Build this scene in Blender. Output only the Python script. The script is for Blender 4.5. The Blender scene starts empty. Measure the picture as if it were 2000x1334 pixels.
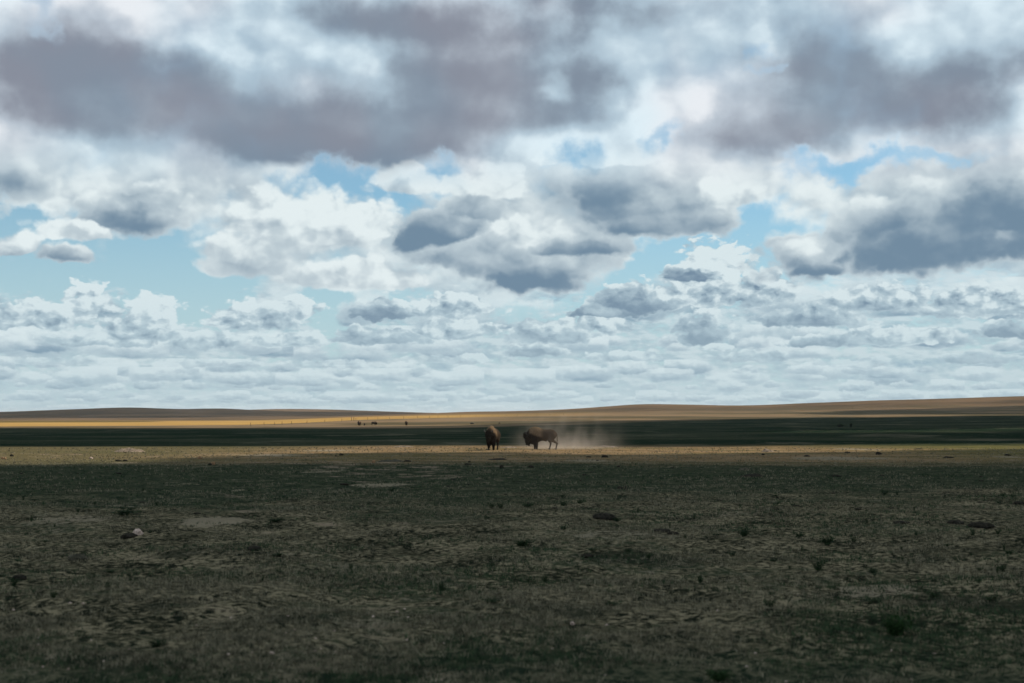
# Prairie under broken cumulus: two bison in a strip of sun, far herd, hills.
import bpy, math, random
import numpy as np

scene = bpy.context.scene
FPX = 2778.0                      # focal length in pixels of a 2000 px wide frame (50 mm on 36 mm)
HOR = 812.0                       # row of the eye level
PITCH = math.atan((HOR - 667.0) / FPX)
EYE = 2.7

# ---------------------------------------------------------------- camera
cam_data = bpy.data.cameras.new('camera')
cam_data.lens = 50.0
cam_data.sensor_width = 36.0
cam_data.clip_start = 0.1
cam_data.clip_end = 20000.0
cam_data.dof.use_dof = True
cam_data.dof.focus_distance = 110.0
cam_data.dof.aperture_fstop = 1.6
cam = bpy.data.objects.new('camera', cam_data)
cam.location = (0.0, 0.0, EYE)
cam.rotation_euler = (math.pi / 2 + PITCH, 0.0, 0.0)
scene.collection.objects.link(cam)
scene.camera = cam

scene.view_settings.view_transform = 'Standard'
scene.view_settings.look = 'None'
scene.view_settings.exposure = 0.0
scene.view_settings.gamma = 1.0
scene.cycles.use_denoising = True
scene.cycles.max_bounces = 6
scene.cycles.volume_bounces = 1
scene.cycles.transparent_max_bounces = 8

SUN_AZ, SUN_EL = 62.0, 42.0       # degrees right of the view axis, degrees above the horizon


class S:
    """a node socket that can be written like a number"""
    nt = None

    def __init__(self, s):
        self.s = s

    @staticmethod
    def m(op, a, b=None, c=None, clamp=False):
        n = S.nt.nodes.new('ShaderNodeMath')
        n.operation = op
        n.use_clamp = clamp
        for i, v in enumerate((a, b, c)):
            if v is None:
                continue
            if isinstance(v, S):
                S.nt.links.new(v.s, n.inputs[i])
            else:
                n.inputs[i].default_value = float(v)
        return S(n.outputs[0])

    def __add__(self, o): return S.m('ADD', self, o)
    def __radd__(self, o): return S.m('ADD', o, self)
    def __sub__(self, o): return S.m('SUBTRACT', self, o)
    def __rsub__(self, o): return S.m('SUBTRACT', o, self)
    def __mul__(self, o): return S.m('MULTIPLY', self, o)
    def __rmul__(self, o): return S.m('MULTIPLY', o, self)
    def __truediv__(self, o): return S.m('DIVIDE', self, o)
    def __rtruediv__(self, o): return S.m('DIVIDE', o, self)


def ramp(x, a, b, lo=0.0, hi=1.0, kind='SMOOTHSTEP'):
    n = S.nt.nodes.new('ShaderNodeMapRange')
    n.interpolation_type = kind
    n.clamp = True if kind == 'LINEAR' else n.clamp
    for k, v in zip(('Value', 'From Min', 'From Max', 'To Min', 'To Max'), (x, a, b, lo, hi)):
        if isinstance(v, S):
            S.nt.links.new(v.s, n.inputs[k])
        else:
            n.inputs[k].default_value = v
    return S(n.outputs[0])


def comb(x, y, z=0.0):
    n = S.nt.nodes.new('ShaderNodeCombineXYZ')
    for i, v in enumerate((x, y, z)):
        if isinstance(v, S):
            S.nt.links.new(v.s, n.inputs[i])
        else:
            n.inputs[i].default_value = v
    return S(n.outputs[0])


def sep(v):
    n = S.nt.nodes.new('ShaderNodeSeparateXYZ')
    S.nt.links.new(v.s, n.inputs[0])
    return S(n.outputs[0]), S(n.outputs[1]), S(n.outputs[2])


def vmath(op, *a):
    n = S.nt.nodes.new('ShaderNodeVectorMath')
    n.operation = op
    for i, v in enumerate(a):
        if isinstance(v, S):
            S.nt.links.new(v.s, n.inputs[i])
        else:
            n.inputs[i].default_value = v
    return S(n.outputs['Value'] if op in ('DOT_PRODUCT', 'LENGTH') else n.outputs[0])


def noise(vec, scale=1.0, detail=4.0, rough=0.5, dims='3D', color=False, w=None, lac=2.0, dist=0.0):
    n = S.nt.nodes.new('ShaderNodeTexNoise')
    n.noise_dimensions = dims
    S.nt.links.new(vec.s, n.inputs['Vector'])
    n.inputs['Scale'].default_value = scale
    n.inputs['Detail'].default_value = detail
    n.inputs['Roughness'].default_value = rough
    n.inputs['Lacunarity'].default_value = lac
    n.inputs['Distortion'].default_value = dist
    if w is not None:
        n.inputs['W'].default_value = w
    return S(n.outputs['Color' if color else 'Fac'])


def voro(vec, scale=1.0, smooth=0.6, detail=0.0, rough=0.5, dims='2D'):
    n = S.nt.nodes.new('ShaderNodeTexVoronoi')
    n.voronoi_dimensions = dims
    n.feature = 'SMOOTH_F1' if smooth > 0 else 'F1'
    S.nt.links.new(vec.s, n.inputs['Vector'])
    n.inputs['Scale'].default_value = scale
    n.inputs['Detail'].default_value = detail
    n.inputs['Roughness'].default_value = rough
    if smooth > 0:
        n.inputs['Smoothness'].default_value = smooth
    return S(n.outputs['Distance'])


def mixc(f, a, b, blend='MIX'):
    n = S.nt.nodes.new('ShaderNodeMix')
    n.data_type = 'RGBA'
    n.blend_type = blend
    n.clamp_factor = True
    for k, v in zip((n.inputs[0], n.inputs[6], n.inputs[7]), (f, a, b)):
        if isinstance(v, S):
            S.nt.links.new(v.s, k)
        elif isinstance(v, (int, float)):
            k.default_value = v
        else:
            k.default_value = (*v[:3], 1.0)
    return S(n.outputs[2])


def lin(r, g, b):
    """8-bit sRGB to linear"""
    f = lambda c: c / 255 / 12.92 if c / 255 <= 0.04045 else ((c / 255 + 0.055) / 1.055) ** 2.4
    return (f(r), f(g), f(b))


# ---------------------------------------------------------------- sky
world = bpy.data.worlds.new('World')
scene.world = world
world.use_nodes = True
S.nt = world.node_tree
S.nt.nodes.clear()
world.cycles.sampling_method = 'MANUAL'
world.cycles.sample_map_resolution = 512


def sky_pt(px, py):
    """direction of a place in the sky: (azimuth, tan elevation), in units of 1/27.78"""
    x, z = (px - 1000.0) / FPX, (667.0 - py) / FPX
    dy = math.cos(PITCH) - z * math.sin(PITCH)
    dz = math.sin(PITCH) + z * math.cos(PITCH)
    return math.atan2(x, dy) * 27.78, dz / math.hypot(x, dy) * 27.78


def local(X, Y, b):
    """coordinates inside one tilted ellipse (px, py, rx, ry, weight[, tilt])"""
    cx, cy = sky_pt(b[0], b[1])
    rx, ry = b[2] / 100, b[3] / 100
    t = math.radians(b[5] if len(b) > 5 else 0.0)
    c, s = math.cos(t), math.sin(t)
    if t == 0.0:
        return S.m('MULTIPLY_ADD', X, 1 / rx, -cx / rx), S.m('MULTIPLY_ADD', Y, 1 / ry, -cy / ry)
    qx = S.m('MULTIPLY_ADD', X, c / rx, S.m('MULTIPLY_ADD', Y, s / rx, -(cx * c + cy * s) / rx))
    qy = S.m('MULTIPLY_ADD', X, -s / ry, S.m('MULTIPLY_ADD', Y, c / ry, (cx * s - cy * c) / ry))
    return qx, qy


def blobs(P, lst, skew=0.0):
    """sum of soft tilted ellipses"""
    X, Y, _ = sep(P)
    acc = None
    for b in lst:
        qx, qy = local(X, Y, b)
        if skew:
            qy = S.m('MULTIPLY_ADD', S.m('ABSOLUTE', qy), -skew, qy)
        r2 = S.m('MULTIPLY_ADD', qx, qx, qy * qy)
        d = S.m('MULTIPLY_ADD', r2, -0.5, 1.0, clamp=True)
        acc = S.m('MULTIPLY_ADD', d * d, b[4], acc if acc is not None else 0.0)
    return acc


tc = S.nt.nodes.new('ShaderNodeTexCoord')
dirv = S(tc.outputs['Generated'])
dx, dy, dz = sep(dirv)
az = S.m('ARCTAN2', dx, dy)
hyp = S.m('SQRT', dx * dx + dy * dy + 1e-6)
tel = S.m('MINIMUM', dz / hyp, 3.0)
P0 = comb(az * 27.78, tel * 27.78, 0.0)

nish = S.nt.nodes.new('ShaderNodeTexSky')
nish.sky_type = 'NISHITA'
nish.sun_disc = False
nish.sun_elevation = math.radians(SUN_EL)
nish.sun_rotation = math.radians(SUN_AZ)
nish.altitude = 900
nish.air_density = 1.0
nish.dust_density = 0.6
nish.ozone_density = 1.2
SKY_TINT = (0.70, 1.0, 1.06)
blue = mixc(1.0, S(nish.outputs[0]), SKY_TINT, 'MULTIPLY')      # raw physical values (Background at 0.1)

K = 10.0     # cloud radiances below are written as display values, x10 because Background is 0.1


def rad(c):
    return tuple(v * K for v in lin(*c))


def cumulus(N, sx, sy, cover, dark, seed, ed, eb, sh, amp, relk, lowk, hi, mid, lo, damp=0.6, det=5.0, puff=0.5, after=None):
    """one cloud sheet.  N: sky coordinate, sx, sy: puff scale per 100 px, cover/dark: drawn fields.
    returns (alpha, colour)"""
    Q0 = vmath('ADD', vmath('MULTIPLY', N, (sx, sy, 0.0)), comb(after * 1e-7 + seed if after else seed, seed * 0.37, 0.0))

    def dens(Q, d):
        a = noise(Q, 1.0, d, 0.5, '2D')
        b = voro(Q, 2.3, 0.0, 2.0, 0.45)
        return a + (0.5 - b) * puff

    def low(Q):
        return noise(Q, 0.6, 1.0, 0.45, '2D')
    n0 = dens(Q0, det)
    n1 = dens(vmath('ADD', Q0, (sh * 0.6, sh, 0.0)), det)
    l0 = low(Q0)
    l1 = low(vmath('ADD', Q0, (0.2, 0.5, 0.0)))
    f = cover + (n0 - 0.5) * amp + (l0 - 0.5) * amp
    alpha = ramp(f, -ed, eb)
    dk_ = ramp(dark, 0.2, 0.75)
    rel = (n0 - n1) * (1.0 - dk_ * 0.7)
    edge = ramp(f, 0.0, 0.5)
    body = (dark + (l0 - 0.5) * damp) * (0.4 + edge * 0.6) - rel * relk - (l0 - l1) * lowk
    c = mixc(ramp(body, -0.25, 0.42), hi, mid)
    c = mixc(ramp(body, 0.28, 1.0), c, lo)
    return alpha, c


def cumuli(Pw, N, lst, sx, sy, seed, amp, relk, hi, mid, lo, ed=0.02, eb=0.10, det=5.0, sh=0.22, puff=0.5, rim=0.35, lowk=1.0, after=None):
    """separate clouds with domed heads and flat shaded bases: (px, py, rx, ry, shade[, tilt])"""
    X, Y, _ = sep(Pw)
    F = HT = None
    for b in lst:
        qx, qy = local(X, Y, b)
        yy = S.m('MULTIPLY_ADD', S.m('ABSOLUTE', qy), -0.45, qy * 1.25)
        f = 1.0 - S.m('SQRT', S.m('MULTIPLY_ADD', qx, qx, yy * yy))
        s_ = S.m('MULTIPLY_ADD', qy, -0.5, S.m('MULTIPLY_ADD', qx, -0.12, b[4] * 1.1 - 0.16))   # darker low down
        if F is None:
            F, HT = f, s_
        else:
            w = S.m('MULTIPLY_ADD', f - F, 4.0, 0.5, clamp=True)
            HT = S.m('MULTIPLY_ADD', s_ - HT, w, HT)
            F = S.m('SMOOTH_MAX', f, F, 0.12)
    Q0 = vmath('ADD', vmath('MULTIPLY', N, (sx, sy, 0.0)), comb(after * 1e-7 + seed if after else seed, seed * 0.37, 0.0))

    def dens(Q):
        a = noise(Q, 1.0, det, 0.5, '2D')
        b = voro(Q, 2.1, 0.0, 2.0, 0.5)
        return a + (0.5 - b) * puff
    n0 = dens(Q0)
    n1 = dens(vmath('ADD', Q0, (sh * 0.7, sh, 0.0)))
    l0 = noise(vmath('ADD', Q0, (7.0, 3.0, 0.0)), 0.7, 1.0, 0.45, '2D')
    l1 = noise(vmath('ADD', Q0, (7.25, 3.5, 0.0)), 0.7, 1.0, 0.45, '2D')
    f = F + (n0 - 0.5) * amp
    alpha = ramp(f, -ed, eb)
    thick = ramp(f, 0.0, rim)
    dark_ = ramp(HT, 0.2, 0.75)
    body = (HT + (l0 - 0.5) * 0.5) * (0.3 + thick * 0.7) - (n0 - n1) * relk * (1.0 - dark_ * 0.65) - (l0 - l1) * lowk
    c = mixc(ramp(body, -0.25, 0.42), hi, mid)
    c = mixc(ramp(body, 0.28, 1.0), c, lo)
    return alpha, c


def cloud_rows(az_, t_, seed, per, wide, hi, mid, lo, after):
    """ranks of small flat-based clouds that shrink towards the horizon; one cloud per cell"""
    C0 = 0.012
    az_, t_ = after * 1e-7 + az_, after * 1e-7 + t_
    lt = S.m('MULTIPLY_ADD', S.m('LOGARITHM', S.m('MAXIMUM', t_, 0.0) + C0, 2.718282), per, seed * 0.37)
    k = S.m('FLOOR', lt)
    tk = S.m('POWER', 2.718282, (k + 0.5 - seed * 0.37) / per)            # tel + C0 in the middle of this rank
    xc = S.m('MULTIPLY_ADD', az_ / tk, per / wide, S.m('SINE', k * 12.9898 + seed) * 43.7)
    cell = S.m('FLOOR', xc)
    wn = S.nt.nodes.new('ShaderNodeTexWhiteNoise')
    wn.noise_dimensions = '3D'
    cv = comb(cell, k, seed)
    S.nt.links.new(cv.s, wn.inputs['Vector'])
    r1, r2, r3 = sep(S(wn.outputs['Color']))
    qx = (xc - cell - 0.5 + (r1 - 0.5) * 0.24)
    qy = (lt - k - 0.5 + (r2 - 0.5) * 0.30)
    nv = comb(xc * 3.2, lt * 1.9, seed)
    n0 = noise(nv, 1.0, 4.0, 0.58)
    n1 = noise(vmath('ADD', nv, (0.14, 0.26, 0.0)), 1.0, 4.0, 0.58)
    sz = r3 * 1.1 + 0.36
    yy = S.m('MULTIPLY_ADD', S.m('ABSOLUTE', qy), -0.9, qy * 3.0) / sz      # flat below, domed above
    xx = qx * 2.35 / sz
    f = 1.0 - S.m('SQRT', S.m('MULTIPLY_ADD', xx, xx, yy * yy)) + (n0 - 0.5) * 1.7
    f = S.m('MINIMUM', f, ramp(S.m('ABSOLUTE', lt - k - 0.5), 0.5, 0.34) * 1.4 - 0.3)
    f = S.m('MINIMUM', f, ramp(S.m('ABSOLUTE', xc - cell - 0.5), 0.5, 0.36) * 1.4 - 0.3)
    alpha = ramp(f, -0.02, 0.30)
    body = (r1 * 0.45 + 0.12) - qy * 2.0 - (n0 - n1) * 1.3
    body = body * ramp(f, 0.0, 0.5, 0.35, 1.0)
    c = mixc(ramp(body, -0.2, 0.4), hi, mid)
    c = mixc(ramp(body, 0.3, 0.95), c, lo)
    return alpha, c
# warp the drawing so that no ellipse shows
wc = noise(P0, 0.55, 4.0, 0.55, '2D', color=True)
W = vmath('MULTIPLY', vmath('SUBTRACT', wc, (0.5, 0.5, 0.5)), (1.9, 1.2, 0.0))
wc2 = noise(vmath('ADD', P0, (31.0, 7.0, 0.0)), 1.9, 4.0, 0.6, '2D', color=True)
W2 = vmath('MULTIPLY', vmath('SUBTRACT', wc2, (0.5, 0.5, 0.5)), (0.75, 0.5, 0.0))
P = vmath('ADD', vmath('ADD', P0, W), W2)
Ps = vmath('ADD', P0, vmath('MULTIPLY', W, (0.5, 0.5, 0.0)))

gaps = [   # openings to the blue
    (85, 10, 44, 44, 1.15), (690, 372, 100, 32, 2.0), (700, 402, 50, 14, .8), (872, 345, 50, 28, 1.3),
    (1120, 302, 48, 26, 1.4), (1278, 268, 34, 16, 1.0, 20), (1500, 92, 12, 12, .42), (1504, 134, 12, 8, 0.4),
    (320, 520, 115, 54, 1.7), (385, 600, 80, 40, 1.3), (20, 470, 80, 50, 1.2), (80, 550, 110, 30, 1.2),
    (640, 610, 42, 60, 1.4), (700, 590, 110, 18, .6), (1455, 470, 110, 50, 1.7), (1510, 510, 50, 36, .8),
    (1290, 520, 90, 34, 1.3, 25), (1130, 585, 90, 26, 1.0, 12), (1665, 325, 90, 14, 1.1),
    (1850, 296, 110, 13, 1.0), (20, 440, 110, 26, 1.0), (1000, 622, 60, 14, .6), (1560, 555, 60, 12, .6),
    (1400, 430, 80, 22, .9, 20), (1600, 330, 60, 16, .5),
]
darks = [  # thick shaded cloud bases
    (230, 190, 320, 120, 1.15), (60, 205, 160, 80, .45), (480, 250, 280, 84, 1.0), (690, 285, 300, 66, 1.15), (720, 305, 170, 34, .5), (560, 300, 120, 40, .3),
    (940, 225, 260, 100, 1.15), (860, 140, 280, 76, .8), (1100, 220, 120, 60, .5), (680, 30, 260, 44, .75), (930, 50, 300, 60, .8), (330, 130, 120, 60, .3), (90, 110, 120, 90, .4),
    (1180, 160, 140, 60, .45), (1640, 110, 130, 70, .95), (1560, 225, 210, 100, 1.05), (1480, 285, 160, 44, .95),
    (1760, 210, 170, 100, .8), (1900, 210, 150, 90, .7), (1950, 140, 110, 40, .4), (1420, 30, 150, 50, .45),
    (30, 365, 90, 44, .8), (420, 350, 120, 40, .45), (250, 400, 90, 30, .3), (980, 400, 50, 30, .3), (1330, 440, 100, 30, .3), (1700, 600, 200, 20, .4), (420, 480, 60, 30, .3)
]
lights = [  # sunlit heads and flanks
    (330, 60, 90, 60, .5), (480, 60, 110, 60, .75), (620, 95, 130, 30, .7, -18), (420, 160, 70, 50, .35), (1082, 165, 34, 34, 1.3), (1060, 180, 30, 16, .6),
    (1270, 90, 150, 60, .5), (1330, 170, 110, 80, .45), (100, 320, 150, 40, .8), (20, 270, 60, 30, .4), (300, 330, 110, 24, .4),
    (1100, 262, 150, 26, .7), (1075, 300, 40, 22, .9), (1190, 315, 90, 22, 1.1, 12), (1900, 55, 180, 70, 1.5), (1980, 20, 80, 60, .7),
    (1850, 335, 200, 36, 1.0), (1650, 390, 130, 46, .8), (1430, 375, 90, 40, .9), (560, 400, 180, 60, .55), (800, 390, 110, 40, .6),
    (960, 360, 90, 50, .6), (620, 440, 120, 36, .5),
]
mids = [   # middle distance clouds
    (250, 430, 150, 62, .72), (130, 500, 74, 26, .75), (160, 455, 90, 34, .12), (620, 450, 220, 86, .10), (480, 512, 120, 62, .50), (690, 545, 170, 44, .32),
    (1000, 500, 250, 90, .62, 0), (1250, 400, 210, 110, .72), (865, 458, 150, 62, .98, 8), (930, 415, 100, 50, .75), (1070, 492, 200, 38, 1.0, 2), (1045, 548, 140, 52, 1.02),
    (1225, 392, 170, 100, 1.0), (1300, 440, 190, 50, .8), (1200, 312, 110, 42, .02), (1410, 385, 90, 50, .22), (1075, 305, 40, 32, -.1),
    (1800, 460, 330, 110, .85, 12), (1830, 490, 330, 78, 1.0, 3), (1950, 420, 170, 120, .85), (1590, 505, 110, 44, .55, 10), (1730, 445, 140, 70, .9, 22), (1600, 528, 90, 26, .9),
    (20, 490, 70, 26, .1, 20),
    (800, 360, 70, 40, .1), (950, 370, 110, 50, .05),
]
lows = [   # smaller, farther clouds
    (60, 628, 120, 34, .3), (175, 600, 60, 44, .15), (300, 632, 66, 58, .05), (270, 650, 130, 30, .4), (490, 630, 120, 40, .35), (580, 610, 60, 30, .2),
    (745, 612, 84, 30, .8), (880, 604, 120, 34, .35), (740, 662, 120, 24, .7), (880, 650, 110, 24, .4), (400, 672, 90, 26, .45),
    (1240, 594, 100, 40, .75), (1400, 520, 90, 56, .05), (1350, 542, 66, 26, .85), (1370, 580, 170, 40, .35), (1490, 575, 90, 48, .4), (1180, 612, 90, 20, .8), (1370, 655, 62, 46, .75), (1400, 680, 50, 12, .0),
    (1590, 625, 130, 34, .65), (1600, 672, 90, 16, .8), (1720, 590, 130, 34, .45), (1900, 600, 140, 36, .45), (1970, 650, 70, 24, .85), (1910, 704, 80, 16, .8),
    (1080, 655, 110, 34, .55), (1040, 690, 80, 16, .7), (1180, 640, 80, 28, .4), (190, 668, 140, 18, .5), (560, 668, 110, 18, .4), (1760, 660, 110, 24, .4),
    (1470, 700, 100, 16, .5), (1230, 700, 90, 14, .45), (900, 705, 110, 14, .45), (640, 716, 100, 12, .4), (420, 712, 90, 12, .5), (120, 706, 110, 12, .4), (1680, 712, 100, 13, .4),
]
G = blobs(P, [(g[0], g[1], g[2] * 1.5, g[3] * 1.6, g[4] * 0.72) + tuple(g[5:]) for g in gaps])
D = blobs(Ps, darks, 0.3)
L = blobs(Ps, lights)

front = ramp(tel, 0.5, 0.75)            # beyond the drawn part of the sky: plain broken cloud
cover = 0.62 - front * 0.24
cov = cover - G
en = noise(vmath('ADD', P0, (3.0, 9.0, 0.0)), 1.1, 5.0, 0.55, '2D')
el_ = noise(vmath('ADD', P0, (13.0, 2.0, 0.0)), 0.5, 2.0, 0.5, '2D')
dk = ramp(D * 1.15 - L * 0.8 + (en - 0.5) * 1.1 + (el_ - 0.5) * 0.6, -0.15, 1.85) * 1.0 + 0.05

HI, MID, LO = rad((233, 239, 241)), rad((186, 198, 207)), rad((136, 143, 155))
HI2, MID2, LO2 = rad((221, 231, 235)), rad((172, 190, 202)), rad((116, 139, 160))
N = vmath('ADD', P0, vmath('MULTIPLY', W2, (0.35, 0.35, 0.0)))
aA, cA = cumulus(N, 0.34, 0.42, cov + 0.05, dk, 3.0, 0.45, 0.55, 0.18, 0.75, 1.3, 1.3, HI, MID, LO, det=5.0, puff=0.3, after=dk)
aB, cB = cumulus(N, 0.5, 0.65, cov, dk + 0.1, 11.0, 0.32, 0.48, 0.16, 0.8, 0.9, 1.0, HI, MID, LO2, after=aA)
aD, cD = cumulus(P0, 1.9, 5.2, 0.50 - G * 0.8, dk * 0.5 + 0.12, 41.0, 0.2, 0.4, 0.26, 0.9, 0.6, 2.4, rad((212, 220, 226)), MID2, rad((136, 162, 186)), damp=1.0, det=3.0, puff=0.7, after=aB)
sC = ramp(tel, 0.075, 0.12)
sB = ramp(tel, 0.15, 0.20)

# haze of the horizon
hz = rad((190, 209, 217))
base = mixc(ramp(tel, 0.02, 0.15, 0.95, 0.2, 'LINEAR'), blue, hz)
tint = mixc(ramp(noise(P0, 0.35, 2.0, 0.5, '2D'), 0.35, 0.65), (0.94, 1.0, 1.06), (1.05, 0.99, 1.02))
lA = mixc(aA, base, mixc(1.0, cA, tint, 'MULTIPLY'))
lB = mixc(aB, base, cB)
lD = mixc(aD, base, mixc(ramp(tel, 0.003, 0.045, 0.6, 0.0), cD, hz))
lD = mixc(0.35, lD, base)
aR = aD
open_ = ramp(G, 0.75, 0.15, 0.0, 0.8) * ramp(tel, 0.002, 0.008)
for sd_, pe_, wi_ in ((1.0, 2.1, 3.0), (2.3, 3.0, 2.7), (3.7, 2.4, 3.2)):
    aR, cR = cloud_rows(az, tel, sd_, pe_, wi_, HI2, MID2, rad((114, 142, 166)), aR)
    lD = mixc(aR * open_, lD, mixc(ramp(tel, 0.0, 0.06, 0.5, 0.0), cR, hz))
lBCD = mixc(sC, lD, lB)
Pl = vmath('ADD', P0, vmath('MULTIPLY', W2, (0.5, 0.4, 0.0)))
aF, cF = cumuli(Pl, N, lows, 1.5, 2.4, 61.0, 0.9, 1.3, HI2, MID2, rad((116, 138, 160)), sh=0.25, ed=0.04, eb=0.15, after=aR)
lBCD = mixc(aF * ramp(tel, 0.02, 0.05, 0.3, 1.0), lBCD, mixc(ramp(tel, 0.03, 0.10, 0.4, 0.0), cF, hz))
aE, cE = cumuli(Pl, N, mids, 0.7, 0.95, 83.0, 0.8, 1.0, HI, MID, LO2, sh=0.2, lowk=0.8, ed=0.06, eb=0.22, rim=0.5, det=6.0, after=aF)
lBCD = mixc(aE, lBCD, cE)
sky_c = mixc(sB, lBCD, lA)
sky_c = mixc(1.0, sky_c, (0.955, 1.0, 1.0), 'MULTIPLY')
ground_c = mixc(ramp(dz, -0.02, 0.0), rad((60, 62, 55)), sky_c)

bg = S.nt.nodes.new('ShaderNodeBackground')
S.nt.links.new(ground_c.s, bg.inputs['Color'])
bg.inputs['Strength'].default_value = 0.1
wo = S.nt.nodes.new('ShaderNodeOutputWorld')
S.nt.links.new(bg.outputs[0], wo.inputs['Surface'])

sun_data = bpy.data.lights.new('sun', 'SUN')
sun_data.energy = 5.0
sun_data.angle = math.radians(0.4)
sun_data.color = (1.0, 0.86, 0.68)
sun = bpy.data.objects.new('sun', sun_data)
_sd = (math.sin(math.radians(SUN_AZ)) * math.cos(math.radians(SUN_EL)),
       math.cos(math.radians(SUN_AZ)) * math.cos(math.radians(SUN_EL)), math.sin(math.radians(SUN_EL)))
sun.location = tuple(v * 100 for v in _sd)
from mathutils import Vector
sun.rotation_euler = Vector(_sd).to_track_quat('Z', 'Y').to_euler()
scene.collection.objects.link(sun)
# ================================================================ helpers
rng = np.random.default_rng(7)
random.seed(7)


def new_mat(name, rough=0.95, spec=0.2):
    m = bpy.data.materials.new(name)
    m.use_nodes = True
    b = m.node_tree.nodes['Principled BSDF']
    b.inputs['Roughness'].default_value = rough
    b.inputs['Specular IOR Level'].default_value = spec
    S.nt = m.node_tree
    return m, b


def setc(b, sock):
    S.nt.links.new(sock.s, b.inputs['Base Color'])


def bumpn(b, h, strength, dist):
    n = S.nt.nodes.new('ShaderNodeBump')
    n.inputs['Strength'].default_value = strength
    n.inputs['Distance'].default_value = dist
    S.nt.links.new(h.s, n.inputs['Height'])
    S.nt.links.new(n.outputs[0], b.inputs['Normal'])


def geo_pos():
    n = S.nt.nodes.new('ShaderNodeNewGeometry')
    return S(n.outputs['Position'])


def obj_pos():
    n = S.nt.nodes.new('ShaderNodeTexCoord')
    return S(n.outputs['Object'])


def add_mesh(name, v, f, mat=None, parent=None, smooth=True, loc=None):
    me = bpy.data.meshes.new(name)
    v = np.asarray(v, dtype=np.float32)
    f = np.asarray(f, dtype=np.int32)
    me.vertices.add(len(v))
    me.vertices.foreach_set('co', v.ravel())
    me.loops.add(f.size)
    me.loops.foreach_set('vertex_index', f.ravel())
    me.polygons.add(len(f))
    me.polygons.foreach_set('loop_start', np.arange(0, f.size, f.shape[1], dtype=np.int32))
    me.polygons.foreach_set('loop_total', np.full(len(f), f.shape[1], dtype=np.int32))
    me.update(calc_edges=True)
    me.validate()
    me.polygons.foreach_set('use_smooth', np.full(len(me.polygons), smooth, dtype=bool))
    if mat:
        me.materials.append(mat)
    o = bpy.data.objects.new(name, me)
    scene.collection.objects.link(o)
    if parent:
        o.parent = parent
    if loc is not None:
        o.location = loc
    return o


def empty(name, loc, rz=0.0):
    o = bpy.data.objects.new(name, None)
    o.empty_display_size = 0.3
    o.location = loc
    o.rotation_euler = (0, 0, rz)
    scene.collection.objects.link(o)
    return o


def tag(o, label=None, cat=None, group=None, kind=None):
    for k, v in (('label', label), ('category', cat), ('group', group), ('kind', kind)):
        if v:
            o[k] = v
    return o


_perm = rng.permutation(4096)
_val = rng.random(4096).astype(np.float32)


def vnoise(x, y):
    """smooth value noise, -1..1"""
    xi = np.floor(x).astype(np.int64)
    yi = np.floor(y).astype(np.int64)
    fx, fy = x - xi, y - yi
    fx = fx * fx * fx * (fx * (fx * 6 - 15) + 10)
    fy = fy * fy * fy * (fy * (fy * 6 - 15) + 10)
    h = lambda a, b: _val[_perm[(_perm[a & 4095] + b) & 4095]]
    a = h(xi, yi) * (1 - fx) + h(xi + 1, yi) * fx
    b = h(xi, yi + 1) * (1 - fx) + h(xi + 1, yi + 1) * fx
    return (a * (1 - fy) + b * fy) * 2 - 1


# ================================================================ terrain
# control sections: distance -> (px, row) line of the land at that distance
SECT = [
    (0, None), (60, None), (110, None),
    (150, [(0, 869), (1000, 867.5), (2000, 866)]),
    (300, [(0, 845), (1000, 843.5), (1500, 841), (2000, 837.5)]),
    (525, [(0, 833), (500, 832.5), (700, 831.5), (1000, 829.5), (1300, 826), (1500, 824), (2000, 820)]),
    (800, [(0, 829), (500, 827.5), (600, 823.5), (700, 819), (1000, 816), (1300, 815), (1500, 814.5), (2000, 811)]),
    (1200, [(0, 823.5), (500, 823), (600, 819), (700, 815), (1000, 811), (1300, 806), (1500, 805), (2000, 798)]),
    (1800, [(0, 818), (400, 817), (600, 814.5), (700, 812), (860, 806.5), (910, 804), (1000, 803), (1100, 800), (1180, 794.5),
            (1250, 789.3), (1320, 790.3), (1430, 792.7), (1500, 791.5), (1560, 788.5), (1700, 783.5), (1850, 779.5), (2000, 774.5), (2300, 768)]),
    (2150, [(0, 813), (600, 811), (860, 810), (1100, 806), (1250, 797), (1500, 798), (2000, 781)]),
    (2650, [(-300, 806), (0, 804.5), (60, 802.5), (120, 800), (185, 797.8), (210, 796.6), (260, 795.3), (300, 797), (350, 799), (385, 798.5), (410, 797.2), (455, 797.8), (480, 800),
            (560, 803.5), (640, 804), (700, 804.5), (800, 806), (860, 808), (1100, 809), (1500, 803), (2000, 790)]),
    (3000, [(0, 808), (500, 806), (1000, 810), (2000, 795)]),
    (3500, [(0, 808), (400, 804), (480, 800.3), (560, 798.8), (650, 800), (720, 802.5), (800, 805), (900, 808), (1500, 808), (2000, 800)]),
    (4500, [(0, 813), (2000, 813)]), (9000, [(0, 814), (2000, 814)]), (16000, [(0, 813.2), (2000, 813.2)]),
]
_ds = np.array([s[0] for s in SECT], dtype=float)
_pxs = np.linspace(-300, 2300, 261)
_zt = np.zeros((len(SECT), len(_pxs)))
for _i, (_d, _l) in enumerate(SECT):
    if _l:
        _a = np.array(_l, dtype=float)
        _r = np.interp(_pxs, _a[:, 0], _a[:, 1])
        _k = np.ones(7) / 7
        _r = np.convolve(np.pad(_r, 3, mode='edge'), _k, mode='valid')
        _zt[_i] = EYE - (_r - HOR) / FPX * _d


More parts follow.
